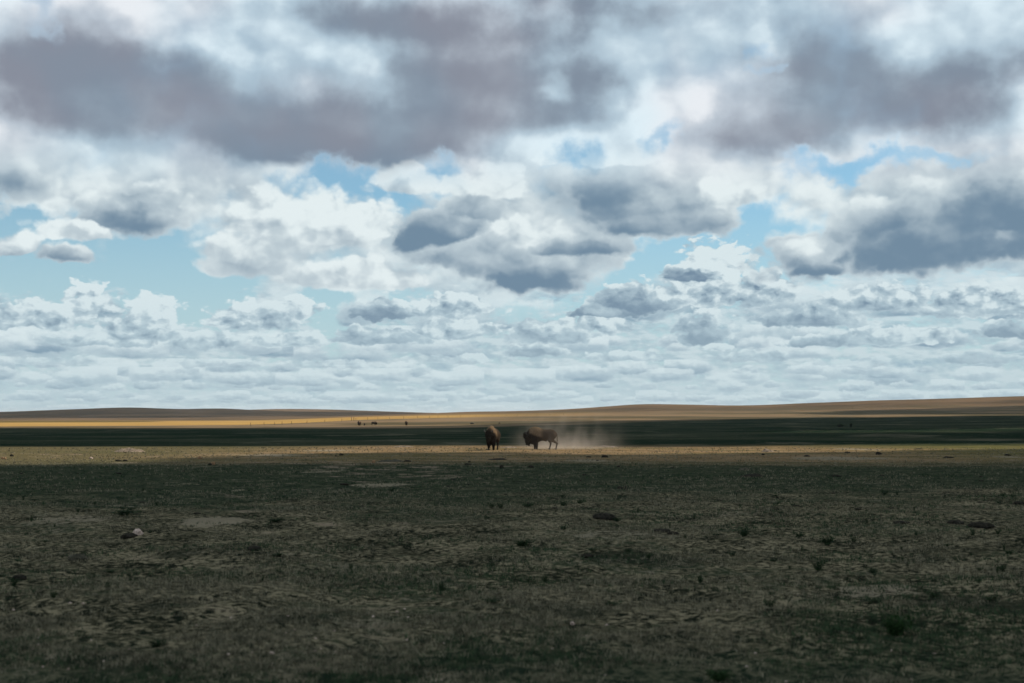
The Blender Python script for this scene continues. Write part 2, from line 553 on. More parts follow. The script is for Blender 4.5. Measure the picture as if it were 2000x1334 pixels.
def base_z(x, y):
    """large shape of the land (no small relief)"""
    x = np.asarray(x, dtype=float)
    y = np.asarray(y, dtype=float)
    r = np.hypot(x, y)
    a = np.arctan2(x, y)
    px = 1000 + FPX * np.tan(np.clip(a, -0.44, 0.44))
    d = np.clip(r * np.cos(np.clip(a, -0.44, 0.44)), 0, 15900)
    k = np.clip(np.searchsorted(_ds, d, side='right') - 1, 0, len(_ds) - 2)
    t = (d - _ds[k]) / (_ds[k + 1] - _ds[k])
    # Catmull-Rom along the distance with limited tangents
    pf = np.clip((px + 300) / 10, 0, len(_pxs) - 1.001)
    p0 = pf.astype(int)
    w = pf - p0

    def zz(kk):
        kk = np.clip(kk, 0, len(_ds) - 1)
        return _zt[kk, p0] * (1 - w) + _zt[kk, p0 + 1] * w
    z0, z1, z2, z3 = zz(k - 1), zz(k), zz(k + 1), zz(k + 2)
    dm, dc, dp = (_ds[np.clip(k, 1, None)] - _ds[np.clip(k - 1, 0, None)]), _ds[k + 1] - _ds[k], _ds[np.clip(k + 2, 0, len(_ds) - 1)] - _ds[k + 1]
    dm = np.where(dm <= 0, dc, dm)
    dp = np.where(dp <= 0, dc, dp)
    sm, sc, sp = (z1 - z0) / dm, (z2 - z1) / dc, (z3 - z2) / dp
    m1 = np.where(sm * sc > 0, 2 * sm * sc / (sm + sc + 1e-12), 0.0)
    m2 = np.where(sp * sc > 0, 2 * sp * sc / (sp + sc + 1e-12), 0.0)
    t2, t3 = t * t, t * t * t
    z = (2 * t3 - 3 * t2 + 1) * z1 + (t3 - 2 * t2 + t) * dc * m1 + (-2 * t3 + 3 * t2) * z2 + (t3 - t2) * dc * m2
    z = z + 0.05 * vnoise(x / 23 + 5, y / 31) * np.clip(r / 30, 0, 1) + 0.5 * vnoise(x / 260, y / 300) * np.clip((r - 500) / 700, 0, 1)
    return z


def relief(x, y, sp):
    """small relief: humps, hoof marks, clods; each octave fades where the grid is too coarse for it"""
    r = np.zeros_like(x)
    for wl, amp in ((7.5, 0.05), (3.1, 0.06), (1.3, 0.045), (0.62, 0.028), (0.31, 0.018), (0.15, 0.010), (0.07, 0.005)):
        n = vnoise(x / wl + wl * 7, y / wl + 3)
        if wl < 1.0:
            n = 1 - 2 * np.abs(n) if wl in (0.62, 0.15) else n
        r = r + amp * n * np.clip(wl / sp / 2.5 - 0.6, 0, 1)
    return r


def ground_z(x, y):
    x, y = np.atleast_1d(np.asarray(x, float)), np.atleast_1d(np.asarray(y, float))
    r = np.hypot(x, y)
    return base_z(x, y) + relief(x, y, r * r / EYE * 0.0006)


# polar sheet, fine in front of the camera, coarse elsewhere
cols = np.concatenate([np.linspace(-math.pi, -0.55, 40, endpoint=False), np.linspace(-0.55, -0.385, 40, endpoint=False),
                       np.linspace(-0.385, 0.385, 760, endpoint=False), np.linspace(0.385, 0.55, 40, endpoint=False),
                       np.linspace(0.55, math.pi, 41)])
t_near = np.linspace(EYE / 10.5, EYE / 230.0, 560)
rows = np.concatenate([np.linspace(0.3, 10.4, 24), EYE / t_near, np.geomspace(232, 4600, 230), np.geomspace(4800, 15800, 14)])
A, R = np.meshgrid(cols, rows)
X, Y = R * np.sin(A), R * np.cos(A)
dr = np.gradient(rows)[:, None] * np.ones_like(A)
Z = base_z(X, Y) + relief(X, Y, np.maximum(dr, 0.0) + np.where(np.abs(A) > 0.39, R * 0.06, 0.0))
nr_, nc_ = A.shape
ii = np.arange(nr_ * nc_).reshape(nr_, nc_)
quads = np.stack([ii[:-1, :-1], ii[:-1, 1:], ii[1:, 1:], ii[1:, :-1]], -1).reshape(-1, 4)
quads = quads[:, ::-1]
V = np.stack([X, Y, Z], -1).reshape(-1, 3)

# ---------------------------------------------------------------- ground material
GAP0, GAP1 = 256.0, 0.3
m_ground, b = new_mat('prairie soil and grass', 1.0, 0.0)
gp = geo_pos()
gx, gy, gz = sep(gp)
flat = comb(gx, gy, 0.0)
n_big = noise(flat, 0.035, 4.0, 0.6, '2D')
n_mid = noise(flat, 0.22, 5.0, 0.6, '2D')
n_sm = noise(flat, 1.5, 5.0, 0.62, '2D')
n_fine = noise(flat, 7.0, 4.0, 0.7, '2D')
n_patch = noise(vmath('ADD', flat, (70.0, 20.0, 0.0)), 0.6, 4.0, 0.6, '2D')

SOIL, STRAW, DARK = (0.096, 0.087, 0.055), (0.225, 0.194, 0.126), (0.012, 0.015, 0.010)
GREEN, PALE = (0.016, 0.030, 0.016), (0.25, 0.190, 0.145)
near_c = mixc(ramp(n_sm * 0.42 + n_mid * 0.25 + n_fine * 0.42, 0.46, 0.64), DARK, SOIL)
near_c = mixc(ramp(n_fine * 0.7 + n_patch * 0.38, 0.50, 0.66, 0.0, 0.9), near_c, STRAW)
near_c = mixc(ramp(n_mid * 0.5 + n_sm * 0.5, 0.53, 0.62, 0.0, 0.8), near_c, GREEN)
# the green belt past the bare foreground, and a greener rim in the closest metres
belt = ramp(gy + (n_mid - 0.5) * 40.0 + (n_big - 0.5) * 30.0, 38.0, 50.0) * ramp(gy + (n_mid - 0.5) * 30.0, 88.0, 74.0)
belt = S.m('MAXIMUM', belt, ramp(gy + (n_sm - 0.5) * 7.0 + (n_mid - 0.5) * 9.0, 18.5, 14.5, 0.0, 0.85))
belt_c = mixc(ramp(n_sm * 0.6 + n_fine * 0.4, 0.42, 0.62), (0.015, 0.026, 0.016), (0.050, 0.058, 0.036))
near_c = mixc(belt * 0.85, near_c, belt_c)
# dry yellow turf of the middle distance
tgr = noise(comb(gx * 0.045, gy * 0.20, 1.0), 1.0, 4.0, 0.6)
turf = mixc(ramp(n_mid * 0.4 + n_fine * 0.6, 0.40, 0.60), (0.125, 0.088, 0.046), (0.235, 0.165, 0.095))
turf = mixc(ramp(tgr + (n_sm - 0.5) * 0.3, 0.48, 0.62, 0.0, 0.7), turf, (0.080, 0.078, 0.034))
turf = mixc(ramp(n_sm * 0.7 + n_patch * 0.4, 0.60, 0.72, 0.0, 0.8), turf, (0.29, 0.21, 0.15))
turf = mixc(ramp(gx + (n_big - 0.5) * 20.0, 22.0, 42.0, 0.0, 0.7), turf, (0.075, 0.085, 0.028))
turf = mixc(ramp(gx + (n_big - 0.5) * 16.0, -10.0, -28.0, 0.0, 0.75), turf, (0.078, 0.076, 0.040))
col = mixc(ramp(gy + (n_mid - 0.5) * 10.0, 74.0, 92.0), near_c, turf)
# scattered pale bare earth
col = mixc(ramp(n_patch * 0.6 + n_big * 0.55, 0.69, 0.76, 0.0, 0.55) * ramp(gy, 26.0, 40.0, 0.25, 1.0), col, PALE)
# green plain behind the bison
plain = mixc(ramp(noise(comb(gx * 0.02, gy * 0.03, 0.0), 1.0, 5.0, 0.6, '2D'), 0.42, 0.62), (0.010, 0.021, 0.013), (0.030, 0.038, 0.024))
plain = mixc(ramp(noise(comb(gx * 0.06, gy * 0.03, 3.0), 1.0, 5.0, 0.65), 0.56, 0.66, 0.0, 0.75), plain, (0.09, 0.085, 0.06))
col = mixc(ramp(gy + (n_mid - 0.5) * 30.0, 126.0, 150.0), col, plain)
lit_gap = gy - (GAP0 + GAP1 * gx) + (n_mid - 0.5) * 8.0
plain = mixc(ramp(S.m('ABSOLUTE', lit_gap), 26.0, 12.0, 0.0, 0.8) * ramp(gx, 34.0, 60.0), plain, (0.150, 0.130, 0.058))  # sunlight of the cloud gap painted into the plain colour as a straw streak
plain = mixc(ramp(S.m('ABSOLUTE', lit_gap), 60.0, 20.0, 0.0, 0.3) * ramp(gx, 34.0, 70.0), plain, (0.030, 0.048, 0.020))  # wider, fainter green margin of the painted gap light
# far pasture and its streaks
stk = noise(comb(gx * 0.006, gy * 0.006, 0.0), 1.0, 7.0, 0.68, '2D')
past = mixc(ramp(stk, 0.40, 0.60), (0.075, 0.064, 0.038), (0.185, 0.132, 0.082))
past = mixc(ramp(noise(comb(gx * 0.010, gy * 0.009, 9.0), 1.0, 6.0, 0.65), 0.52, 0.62, 0.0, 0.85), past, (0.085, 0.075, 0.050))
col = mixc(ramp(gy - S.m('MINIMUM', S.m('MAXIMUM', gx + 20.0, 0.0), 150.0) * 2.0 - S.m('MAXIMUM', gx - 130.0, 0.0) * 0.5 + (stk - 0.5) * 120.0, 390.0, 450.0), col, past)
hill = mixc(ramp(noise(comb(gx * 0.005, gy * 0.004, 4.0), 1.0, 6.0, 0.65), 0.40, 0.60), (0.065, 0.049, 0.033), (0.130, 0.088, 0.054))
col = mixc(ramp(gy + (stk - 0.5) * 700.0, 1150.0, 1500.0), col, hill)
# ripe stubble field beyond the fence line (fence runs x = -95 .. 45)
fl = gy - (2.25 * gx + 940.0)
gold = mixc(ramp(noise(comb(gx * 0.01, gy * 0.02, 2.0), 1.0, 4.0, 0.6), 0.35, 0.65), (0.30, 0.185, 0.062), (0.38, 0.24, 0.080))
col = mixc(ramp(fl, 0.0, 6.0) * ramp(gy, 1500.0, 1250.0) * ramp(gx - gy * 0.04 + (stk - 0.5) * 160.0, -20.0, -130.0, 0.35, 1.0) * ramp(gx, 110.0, 20.0), col, gold)


def patches(lst):
    acc = None
    for px, row, w, h, s in lst:
        d = EYE * FPX / (row - HOR)
        cx, cy = (px - 1000) / FPX * d, d
        rx, ry = w / FPX * d, h * d * d / (EYE * FPX)
        qx = S.m('MULTIPLY_ADD', gx, 1 / rx, -cx / rx)
        qy = S.m('MULTIPLY_ADD', gy, 1 / ry, -cy / ry)
        dd = S.m('MULTIPLY_ADD', S.m('MULTIPLY_ADD', qx, qx, qy * qy), -0.5, 1.0, clamp=True)
        acc = S.m('MULTIPLY_ADD', dd * dd, s, acc if acc is not None else 0.0)
    return acc


bare = patches([(430, 1017, 85, 9, 1), (744, 944, 60, 4, 1), (1150, 900, 60, 5, .7), (1640, 893, 100, 3, .9), (1668, 875.5, 40, 3, .9), (640, 879, 50, 2.5, .9),
                (530, 888, 70, 2.5, .9), (465, 953.5, 14, 2, .9), (1960, 891, 32, 3, .7), (240, 903, 40, 3, .5), (640, 921, 60, 5, .5), (160, 1010, 150, 10, .45), (480, 1080, 140, 10, .35),
                (1700, 1145, 160, 12, .5), (1560, 1160, 120, 14, .4), (730, 1215, 60, 10, .5), (850, 1305, 60, 12, .5), (1380, 1000, 200, 8, .4), (1220, 1040, 150, 10, .3)])
dkp = patches([(1250, 1085, 130, 12, .8), (1880, 1170, 130, 20, .8), (1990, 1185, 60, 10, .6), (1100, 1180, 120, 16, .6), (330, 1175, 90, 14, .7), (60, 1210, 90, 12, .6), (340, 1080, 70, 7, .7),
               (1580, 1170, 70, 8, .4), (1790, 1076, 150, 6, .6), (560, 1210, 160, 10, .5), (250, 1290, 160, 24, .5), (1250, 1290, 160, 24, .4), (700, 1060, 90, 7, .5), (470, 1075, 60, 5, .5)])
wob = (n_sm - 0.5) * 1.3 + (n_fine - 0.5) * 1.0 + (n_mid - 0.5) * 1.2
col = mixc(ramp(dkp + wob, 0.22, 0.60, 0.0, 0.75), col, (0.018, 0.022, 0.015))
col = mixc(ramp(bare + wob, 0.25, 0.55, 0.0, 0.8), col, (0.215, 0.184, 0.132))
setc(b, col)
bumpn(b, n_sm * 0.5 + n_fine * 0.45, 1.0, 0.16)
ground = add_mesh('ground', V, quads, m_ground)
tag(ground, kind='structure')
# ================================================================ passing clouds overhead, out of the frame, that shade the plain
def land_pt(px, row, dmin=12.0):
    """where the line of sight (px, row) meets the land"""
    d = np.geomspace(dmin, 4400, 6000)
    x = (px - 1000) / FPX * d
    z = base_z(x, d)
    ray = EYE - (row - HOR) / FPX * d
    hit = np.nonzero(z >= ray)[0]
    k = hit[0] if len(hit) else len(d) - 1
    return float(x[k]), float(d[k])


OFF = np.array([_sd[0], _sd[1]]) / _sd[2]

m_cloud, b = new_mat('cloud vapour', 1.0, 0.0)
b.inputs['Base Color'].default_value = (0.85, 0.85, 0.86, 1)


def edge(lst):
    a = np.array([land_pt(*p) for p in lst])
    a = a[np.argsort(a[:, 0])]
    return lambda x: np.interp(x, a[:, 0], a[:, 1])


def make_cloud(H, x0, x1, y0, y1, cell, field, cap, label, slope=0.2):
    """lens-like cloud whose shadow falls on the ground where field(x, y) > 0"""
    xs, ys = np.arange(x0, x1 + cell, cell), np.arange(y0, y1 + cell, cell)
    gx_, gy_ = np.meshgrid(xs, ys)
    f = field(gx_, gy_)
    f = np.minimum(f, np.minimum(np.minimum(gx_ - x0, x1 - gx_), np.minimum(gy_ - y0, y1 - gy_)) - cell * 1.5)
    # pull the outermost vertices onto the outline
    gyf, gxf = np.gradient(f, cell)
    g2 = gxf ** 2 + gyf ** 2 + 1e-6
    m = (f < 0) & (f > -2.0 * cell)
    gx_ = gx_ - np.where(m, np.clip(f * gxf / g2, -cell, cell), 0)
    gy_ = gy_ - np.where(m, np.clip(f * gyf / g2, -cell, cell), 0)
    fp = np.clip(f, 0, None)
    puff = 0.7 + 0.45 * vnoise(gx_ / (cap * 1.3), gy_ / (cap * 1.3)) + 0.2 * vnoise(gx_ / (cap * .5), gy_ / (cap * .5))
    up = np.minimum(fp * slope, cap) * np.clip(puff, 0.2, 2)
    dn = np.minimum(fp * slope * 0.4, cap * 0.2) * np.clip(puff, 0.3, 2)
    gr = base_z(gx_.ravel(), gy_.ravel()).reshape(gx_.shape)
    ox, oy = OFF[0] * (H - 0), OFF[1] * (H - 0)
    top = np.stack([gx_ + ox, gy_ + oy, H + up + 0.0 * gr], -1).reshape(-1, 3)
    bot = np.stack([gx_ + ox, gy_ + oy, H - dn - 0.05], -1).reshape(-1, 3)
    n, m_ = gx_.shape
    i_ = np.arange(n * m_).reshape(n, m_)
    q = np.stack([i_[:-1, :-1], i_[:-1, 1:], i_[1:, 1:], i_[1:, :-1]], -1).reshape(-1, 4)
    keep = (f > 0).ravel()[q].any(axis=1)
    q = q[keep]
    used = np.zeros(2 * n * m_, bool)
    allq = np.concatenate([q, (q + n * m_)[:, ::-1]])
    used[allq] = True
    remap = np.cumsum(used) - 1
    V_ = np.concatenate([top, bot])[used]
    o = add_mesh('cloud', V_, remap[allq], m_cloud)
    return tag(o, kind='structure')


strip_near = edge([(-250, 918), (0, 909), (200, 905), (350, 899), (450, 894), (500, 890), (600, 886), (700, 884.5), (900, 884), (1000, 884.5), (1100, 887), (1200, 889),
                   (1400, 886.5), (1500, 884), (1700, 881), (1850, 878.5), (2000, 876.5), (2300, 874)])
strip_far = edge([(-250, 874), (0, 873), (300, 872), (700, 870), (1000, 870), (1100, 872.5), (1300, 873.5), (1500, 870.5), (1700, 867.5), (2000, 866), (2300, 864)])
band_far = edge([(-250, 835), (0, 835.2), (300, 835.5), (500, 835), (600, 833.5), (900, 831.5), (1000, 828), (1100, 824), (1300, 820), (1500, 816.5), (1700, 814.5), (2000, 811.5), (2300, 810)])
gap_c = edge([(1380, 846), (1450, 844.5), (1600, 843.5), (1800, 841.5), (2000, 838.5), (2300, 835)])

make_cloud(260, -150, 170, -120, 150, 2.5,
           lambda x, y: strip_near(x) - y + 2.6 * vnoise(x / 13, y / 9) + 1.2 * vnoise(x / 4.7, y / 5) + 2.2 * vnoise(x / 31 + 3, y / 40), 16, '')


def band(x, y):
    f = np.minimum(y - strip_far(x) + 2.0 * vnoise(x / 11 + 9, y / 9) + 2.0 * vnoise(x / 27 + 2, y / 30), band_far(x) - y + 22 * vnoise(x / 40, y / 60) + 10 * vnoise(x / 15, y / 30))
    w = 21 * np.clip((x - 40) / 25, -1, 1) + 7 * vnoise(x / 16 + 3, y / 9)
    hole = np.abs(y - gap_c(x)) - w
    hole = np.where(x < 30, 99, hole)
    return np.minimum(f, hole)


make_cloud(450, -260, 420, 110, 1000, 5.0, band, 45, '')

# high clouds over the far hills
ridge_e = edge([(0, 822), (900, 812)])


def far_left(x, y):
    d = np.hypot(x, y)
    px = 1000 + FPX * x / y
    lo = np.interp(px, [-300, 0, 300, 500, 700, 880], [1830, 1850, 1900, 1980, 1900, 1900])
    f = np.minimum(y - lo, 3050 - y)
    return np.minimum(f, (890 - px) / FPX * y) + 30 * vnoise(x / 120, y / 160)


def far_line(x, y):
    px = 1000 + FPX * x / y
    lo = np.interp(px, [-300, 0, 200, 400], [960, 980, 1080, 1300])
    hi = np.interp(px, [-300, 0, 200, 400], [1420, 1400, 1370, 1330])
    return np.minimum(np.minimum(y - lo, hi - y), (330 - px) / FPX * y) + 12 * vnoise(x / 60, y / 100)


def far_right(x, y):
    px = 1000 + FPX * x / y
    lo = np.interp(px, [1500, 1650, 2000, 2300], [1100, 980, 860, 860])
    hi = np.interp(px, [1500, 1650, 2000, 2300], [1120, 1230, 1330, 1330])
    return np.minimum(np.minimum(y - lo, hi - y), (px - 1590) / FPX * y) + 26 * vnoise(x / 70 + 4, y / 60)


make_cloud(1500, -1500, -60, 1700, 3200, 16.0, far_left, 90, '')
make_cloud(1500, -900, -150, 900, 1600, 12.0, far_line, 40, '')
make_cloud(1500, 180, 760, 780, 1450, 9.0, far_right, 50, '')
# ================================================================ bison
def sd_cap(P_, a, b, ra, rb):
    a, b = np.array(a, np.float32), np.array(b, np.float32)
    ab = b - a
    h = np.clip(((P_ - a) @ ab) / (ab @ ab), 0, 1)
    d = np.linalg.norm(P_ - (a + h[..., None] * ab), axis=-1)
    return d - (ra + (rb - ra) * h)


def sd_ell(P_, c, r, ry=0.0):
    q = P_ - np.array(c, np.float32)
    if ry:
        cs, sn = math.cos(ry), math.sin(ry)
        q = np.stack([q[..., 0] * cs - q[..., 2] * sn, q[..., 1], q[..., 0] * sn + q[..., 2] * cs], -1)
    r = np.array(r, np.float32)
    k0 = np.linalg.norm(q / r, axis=-1)
    k1 = np.linalg.norm(q / (r * r), axis=-1)
    return k0 * (k0 - 1) / np.maximum(k1, 1e-6)


def smin(a, b, k):
    h = np.clip(k - np.abs(a - b), 0, None) / k
    return np.minimum(a, b) - h * h * k * 0.25


def surface_net(fun, lo, hi, cell):
    xs = [np.arange(l, h + cell, cell, dtype=np.float32) for l, h in zip(lo, hi)]
    G_ = np.stack(np.meshgrid(*xs, indexing='ij'), -1)
    D_ = fun(G_)
    n = D_.shape
    occ = np.zeros((n[0] - 1, n[1] - 1, n[2] - 1), np.int16)
    cor = [(i, j, k) for i in (0, 1) for j in (0, 1) for k in (0, 1)]
    sub = lambda c: D_[c[0]:n[0] - 1 + c[0], c[1]:n[1] - 1 + c[1], c[2]:n[2] - 1 + c[2]]
    for c in cor:
        occ += (sub(c) < 0)
    act = (occ > 0) & (occ < 8)
    idx = -np.ones(act.shape, np.int64)
    idx[act] = np.arange(act.sum())
    base = np.argwhere(act)
    acc = np.zeros((len(base), 3))
    cnt = np.zeros(len(base))
    for a in cor:
        for ax in range(3):
            if a[ax]:
                continue
            b_ = list(a); b_[ax] = 1
            da = D_[base[:, 0] + a[0], base[:, 1] + a[1], base[:, 2] + a[2]]
            db = D_[base[:, 0] + b_[0], base[:, 1] + b_[1], base[:, 2] + b_[2]]
            m = (da < 0) != (db < 0)
            t = np.where(m, da / (da - db + 1e-12), 0)
            p = np.tile(np.array(a, float), (len(base), 1))
            p[:, ax] += t
            acc[m] += p[m]
            cnt[m] += 1
    verts = np.array(lo) + (base + acc / cnt[:, None]) * cell
    faces = []
    for ax in range(3):
        u, v = [(1, 2), (2, 0), (0, 1)][ax]
        s0 = [slice(1, n[i] - 1) for i in range(3)]
        s1 = list(s0)
        s0[ax] = slice(0, n[ax] - 1)
        s1[ax] = slice(1, n[ax])
        A_, B_ = D_[tuple(s0)] < 0, D_[tuple(s1)] < 0
        for flip in (False, True):
            e = np.argwhere((A_ & ~B_) if not flip else (~A_ & B_))
            e[:, u] += 1
            e[:, v] += 1
            def g(du, dv):
                q = e.copy()
                q[:, u] -= du
                q[:, v] -= dv
                return idx[q[:, 0], q[:, 1], q[:, 2]]
            q4 = np.stack([g(1, 1), g(0, 1), g(0, 0), g(1, 0)], -1)
            faces.append(q4 if not flip else q4[:, ::-1])
    return verts, np.concatenate(faces)


def bison_sdf(pose):
    """the animal walks towards -X, feet at z=0, 1.8 m at the hump"""
    hd = pose['head']           # (x, y, z) of the skull, and of the muzzle
    mz = pose['muzzle']
    legs = pose['legs']         # feet x of front left, front right, hind left, hind right

    def f(P_):
        d = sd_ell(P_, (-.36, 0, 1.12), (.58, .37, .60))
        d = smin(d, sd_ell(P_, (-.30, 0, 1.40), (.60, .22, .43), 0.12), .22)
        d = smin(d, sd_ell(P_, (.35, 0, 1.17), (.78, .34, .46), 0.05), .20)
        d = smin(d, sd_ell(P_, (.93, 0, 1.22), (.47, .30, .41), 0.2), .18)
        nk = (-.72, 0, 1.18)
        d = smin(d, sd_cap(P_, nk, (hd[0] + .12, hd[1], hd[2]), .37, .25), .18)
        d = smin(d, sd_ell(P_, hd, (.21, .20, .27)), .12)
        d = smin(d, sd_ell(P_, (hd[0] - .03, hd[1], hd[2] + .16), (.18, .19, .15)), .08)       # woolly crown
        md = tuple(hd[i] * .45 + mz[i] * .55 for i in range(3))
        d = smin(d, sd_cap(P_, md, mz, .15, .105), .10)
        d = smin(d, sd_cap(P_, (mz[0] + .13, mz[1], mz[2] + .14), (mz[0] + .17, mz[1], mz[2] - .15), .13, .05), .09)   # beard
        d = smin(d, sd_cap(P_, (hd[0] + .32, hd[1] * .5, .80), (-.52, 0, .62), .20, .20), .16)  # chest mane
        for k, sy in ((0, -1), (1, 1)):
            fx = legs[k]
            d = smin(d, sd_cap(P_, (-.33, .19 * sy, .80), (-.28 + (fx + .25) * .5, .18 * sy, .46), .20, .135), .12)
            d = smin(d, sd_cap(P_, (-.28 + (fx + .25) * .5, .18 * sy, .46), (fx, .17 * sy, .22), .135, .09), .06)
            d = smin(d, sd_cap(P_, (fx, .17 * sy, .24), (fx - .01, .17 * sy, .06), .058, .062), .03)
            d = smin(d, sd_cap(P_, (fx - .03, .17 * sy, .045), (fx + .02, .17 * sy, .045), .062, .06), .03)
        for k, sy in ((2, -1), (3, 1)):
            fx = legs[k]
            kx = .92 + (fx - 1.05) * .35
            hx = fx + .10
            d = smin(d, sd_cap(P_, (1.05, .15 * sy, 1.10), (kx, .18 * sy, .76), .25, .155), .12)
            d = smin(d, sd_cap(P_, (kx, .18 * sy, .76), (hx, .17 * sy, .50), .14, .072), .08)
            d = smin(d, sd_cap(P_, (hx, .17 * sy, .50), (fx + .01, .17 * sy, .10), .068, .052), .04)
            d = smin(d, sd_cap(P_, (fx - .04, .17 * sy, .045), (fx + .02, .17 * sy, .045), .06, .058), .03)
        d = smin(d, sd_cap(P_, (.42, 0, .76), (.54, 0, .69), .07, .04), .08)
        # shag: long hair in front, shorter behind
        w = np.clip(-P_[..., 0] * 1.6 + 0.55, 0.12, 1.0)
        s = np.sin(P_[..., 0] * 31 + np.sin(P_[..., 2] * 17) * 2) * np.sin(P_[..., 1] * 27 + P_[..., 2] * 9) * np.sin(P_[..., 2] * 21 + P_[..., 0] * 6)
        d = d - 0.026 * w * s
        hoof = np.clip((0.30 - P_[..., 2]) / 0.1, 0, 1)
        return d + 0.0 * hoof
    return f


m_fur, b = new_mat('bison coat', 0.95, 0.02)
op = obj_pos()
ox_, oy_, oz_ = sep(op)
fn = noise(vmath('MULTIPLY', op, (1.0, 1.0, 0.35)), 14.0, 4.0, 0.65)
fore = mixc(fn, (0.010, 0.009, 0.007), (0.025, 0.020, 0.016))
cape = mixc(fn, (0.080, 0.057, 0.036), (0.190, 0.132, 0.082))
rear = mixc(fn, (0.026, 0.020, 0.015), (0.058, 0.043, 0.031))
# pale cape over hump and shoulders, dark head, mane and legs, brown hindquarters
capef = ramp(oz_ + ox_ * 0.35 + (fn - 0.5) * 0.25, 0.92, 1.15) * ramp(ox_, -0.95, -0.72)
cc = mixc(ramp(ox_ + (fn - 0.5) * 0.3, 0.0, 0.35), mixc(capef, fore, cape), rear)
cc = mixc(ramp(oz_, 0.62, 0.42), cc, fore)
setc(b, cc)
bumpn(b, fn, 0.9, 0.03)
m_horn, b = new_mat('dark horn', 0.45, 0.4)
b.inputs['Base Color'].default_value = (0.018, 0.016, 0.014, 1)
m_eye, b = new_mat('dark eye', 0.15, 0.5)
b.inputs['Base Color'].default_value = (0.006, 0.005, 0.004, 1)


def tube(pts, rad_, seg=8):
    pts = [Vector(p) for p in pts]
    v, f = [], []
    for i, p in enumerate(pts):
        t = (pts[min(i + 1, len(pts) - 1)] - pts[max(i - 1, 0)]).normalized()
        a = t.cross(Vector((0, 0, 1)) if abs(t.z) < .9 else Vector((1, 0, 0))).normalized()
        c = t.cross(a)
        for k in range(seg):
            g = 2 * math.pi * k / seg
            v.append(p + (a * math.cos(g) + c * math.sin(g)) * rad_[i])
    n = len(pts)
    for i in range(n - 1):
        for k in range(seg):
            f.append((i * seg + k, i * seg + (k + 1) % seg, (i + 1) * seg + (k + 1) % seg, (i + 1) * seg + k))
    v += [pts[0], pts[-1]]
    for k in range(seg):
        f.append((n * seg, (k + 1) % seg, k, n * seg))
        f.append((n * seg + 1, (n - 1) * seg + k, (n - 1) * seg + (k + 1) % seg, n * seg + 1))
    f3 = [q for q in f]
    return [tuple(p) for p in v], f3


def add_tube(name, pts, rad_, mat, parent, seg=8):
    v, f = tube(pts, rad_, seg)
    me = bpy.data.meshes.new(name)
    me.from_pydata(v, [], [tuple(dict.fromkeys(q)) for q in f])
    me.materials.append(mat)
    for p in me.polygons:
        p.use_smooth = True
    o = bpy.data.objects.new(name, me)
    scene.collection.objects.link(o)
    o.parent = parent
    return o


def make_bison(pose, loc, heading, scale, cell, parts=True):
    """heading: direction the animal faces, degrees from -X, counter-clockwise"""
    root = empty('bison', loc, math.radians(heading))
    root.scale = (scale, scale, scale)
    v, f = surface_net(bison_sdf(pose), (-1.65, -.62, -.06), (1.62, .62, 2.0), cell)
    add_mesh('body', v, f[:, ::-1] if FLIP else f, m_fur, root)
    hd, mz = pose['head'], pose['muzzle']
    if parts:
        for sy in (-1, 1):
            bx, by, bz = hd[0] + .02, hd[1] + .15 * sy, hd[2] + .14
            add_tube('horn', [(bx, by, bz), (bx - .01, by + .10 * sy, bz + .01), (bx - .02, by + .17 * sy, bz + .07), (bx - .01, by + .18 * sy, bz + .16), (bx + .02, by + .15 * sy, bz + .23)],
                     [.052, .048, .038, .024, .006], m_horn, root)
            add_tube('ear', [(hd[0] + .10, hd[1] + .17 * sy, hd[2] + .04), (hd[0] + .13, hd[1] + .25 * sy, hd[2] + .01), (hd[0] + .14, hd[1] + .31 * sy, hd[2] - .03)],
                     [.035, .045, .012], m_fur, root)
            ex, ey, ez = [hd[i] * .7 + mz[i] * .3 for i in range(3)]
            e = add_tube('eye', [(ex - .12, ey + .10 * sy, ez), (ex - .125, ey + .128 * sy, ez), (ex - .13, ey + .142 * sy, ez)], [.026, .024, .008], m_eye, root)
    t = pose.get('tail', (1.42, 0, .85))
    add_tube('tail', [(1.33, 0, 1.34), (1.41, 0, 1.25), (1.43, t[1] * .5, 1.05), t, (t[0] + .01, t[1], t[2] - .16), (t[0] + .01, t[1], t[2] - .24)],
             [.045, .038, .026, .030, .040, .008], m_fur, root)
    return root


FLIP = False
S_PX = FPX / 115.0
grazing = dict(head=(-1.10, 0.0, 1.10), muzzle=(-1.00, 0.0, .46), legs=(-.22, -.36, .80, 1.34), tail=(1.43, 0, .86))
facing = dict(head=(-1.08, 0.02, 1.22), muzzle=(-1.16, 0.06, .66), legs=(-.30, -.40, 1.00, 1.22), tail=(1.42, .02, .86))

gz1 = float(ground_z((1053.5 - 1000) / FPX * 115, 115)[0])
bison_b = make_bison(grazing, ((1053.5 - 1000) / FPX * 115, 115.0, gz1 - 0.03), 2.0, 1.0, 0.024)
tag(bison_b, 'large shaggy bison in side view facing left with lowered head, dust blowing off behind it', 'bison', 'two bison in the sunlit strip')
gz2 = float(ground_z((961 - 1000) / FPX * 113, 113)[0])
bison_a = make_bison(facing, ((961.5 - 1000) / FPX * 113.2, 113.2, gz2 - 0.03), 77.0, 1.06, 0.024)
tag(bison_a, 'shaggy bison facing the viewer with pale sunlit hump and flank, dark head', 'bison', 'two bison in the sunlit strip')

